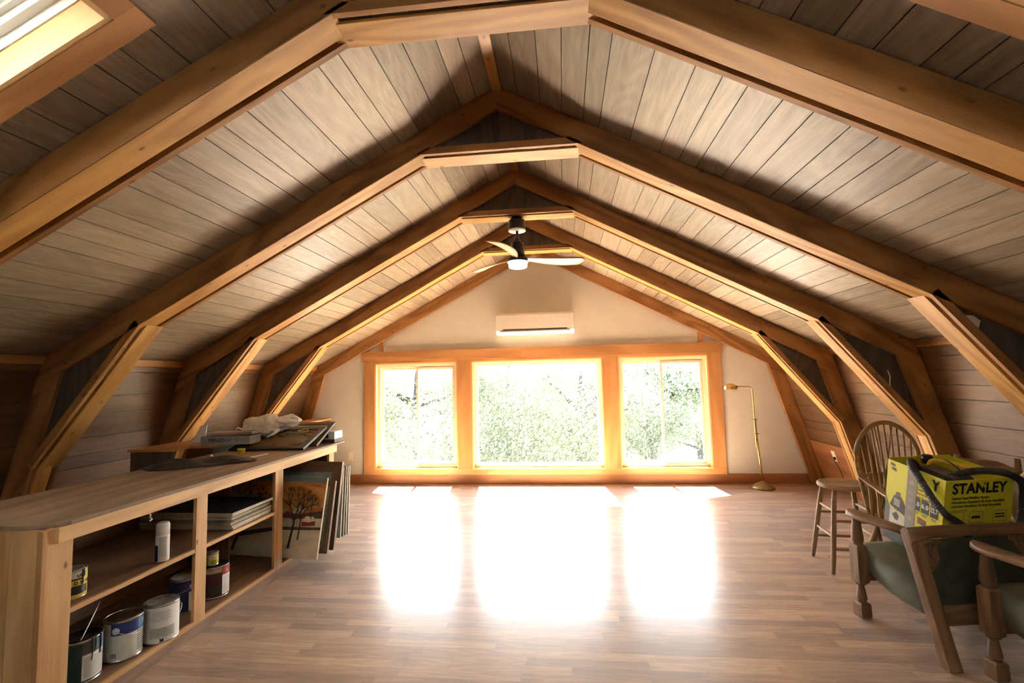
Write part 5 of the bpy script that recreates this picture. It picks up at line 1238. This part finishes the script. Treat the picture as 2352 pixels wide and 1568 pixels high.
# roof overhang boards beyond the wall
mb = MB()
for s in (-1, 1): mb.hexa([V((s * x, y, z)) for y in (WY + .98, WY + 1.02) for x, z in ((0, AZ - .12), (KX + .1, ceil_z(KX + .1) - .12), (KX + .1, ceil_z(KX + .1) + .12), (0, AZ + .12))])
tag(mb.build('roof_barge_board', M['white_paint']), kind='structure')

# ------------------------------------------------------------------ light
sun = bpy.data.lights.new('sun', 'SUN'); so = bpy.data.objects.new('sun', sun); C.objects.link(so)
sun.energy = 262; sun.angle = R(.6); sun.color = (1, .955, .87)
d = V((.13, -1, -1.30)).normalized(); so.rotation_euler = d.to_track_quat('-Z', 'Y').to_euler()
w = bpy.data.worlds.new('world'); bpy.context.scene.world = w; w.use_nodes = True; nt = w.node_tree
bg = nt.nodes['Background']; tc = nt.nodes.new('ShaderNodeTexCoord'); sp = nt.nodes.new('ShaderNodeSeparateXYZ'); nt.links.new(tc.outputs['Generated'], sp.inputs[0])
r = ramp(nt, [(0, (1, 1, 1)), (.22, (.95, .97, 1.0)), (.5, (.42, .52, .66)), (1, (.20, .30, .46))]); nt.links.new(sp.outputs['Z'], r.inputs[0]); nt.links.new(r.outputs[0], bg.inputs['Color'])
bg.inputs['Strength'].default_value = 20.0
# daylight entering at each opening, the added rear window included, is sampled through portals
def portal(c, x, y, sx, sy):
    a = bpy.data.lights.new('portal', 'AREA'); a.shape = 'RECTANGLE'; a.size = sx; a.size_y = sy; a.cycles.is_portal = True
    o = bpy.data.objects.new('portal', a); C.objects.link(o); o.matrix_world = frame_mtx(c, x, y)
portal(V((0, BY - .12, (RW[2] + RW[3]) / 2)), (-1, 0, 0), (0, 0, 1), RW[1] - RW[0], RW[3] - RW[2])
for a, b in OPEN: portal(V(((a + b) / 2, WY + .2, (WZ0 + WZ1) / 2)), (1, 0, 0), (0, 0, 1), b - a, WZ1 - WZ0)
for s in (-1, 1):
    xm = (SKX[0] + SKX[1]) / 2; n = V((s * SL, 0, 1)).normalized(); dn = V((s, 0, -SL)).normalized()
    c = V((s * xm, (SKY[s][0] + SKY[s][1]) / 2, ceil_z(xm))) + n * .26
    portal(c, (0, 1, 0), dn * (1 if s > 0 else -1), SKY[s][1] - SKY[s][0], (SKX[1] - SKX[0]) * 1.128)

sc = bpy.context.scene
sc.view_settings.view_transform = 'Standard'; sc.view_settings.look = 'None'; sc.view_settings.gamma = 1; sc.view_settings.use_curve_mapping = False
sc.view_settings.exposure = 0.15
cy = sc.cycles
cy.use_denoising = True; cy.sample_clamp_indirect = 0; cy.max_bounces = 10; cy.diffuse_bounces = 6; cy.glossy_bounces = 4; cy.transparent_max_bounces = 12
cy.caustics_reflective = True; cy.blur_glossy = .5
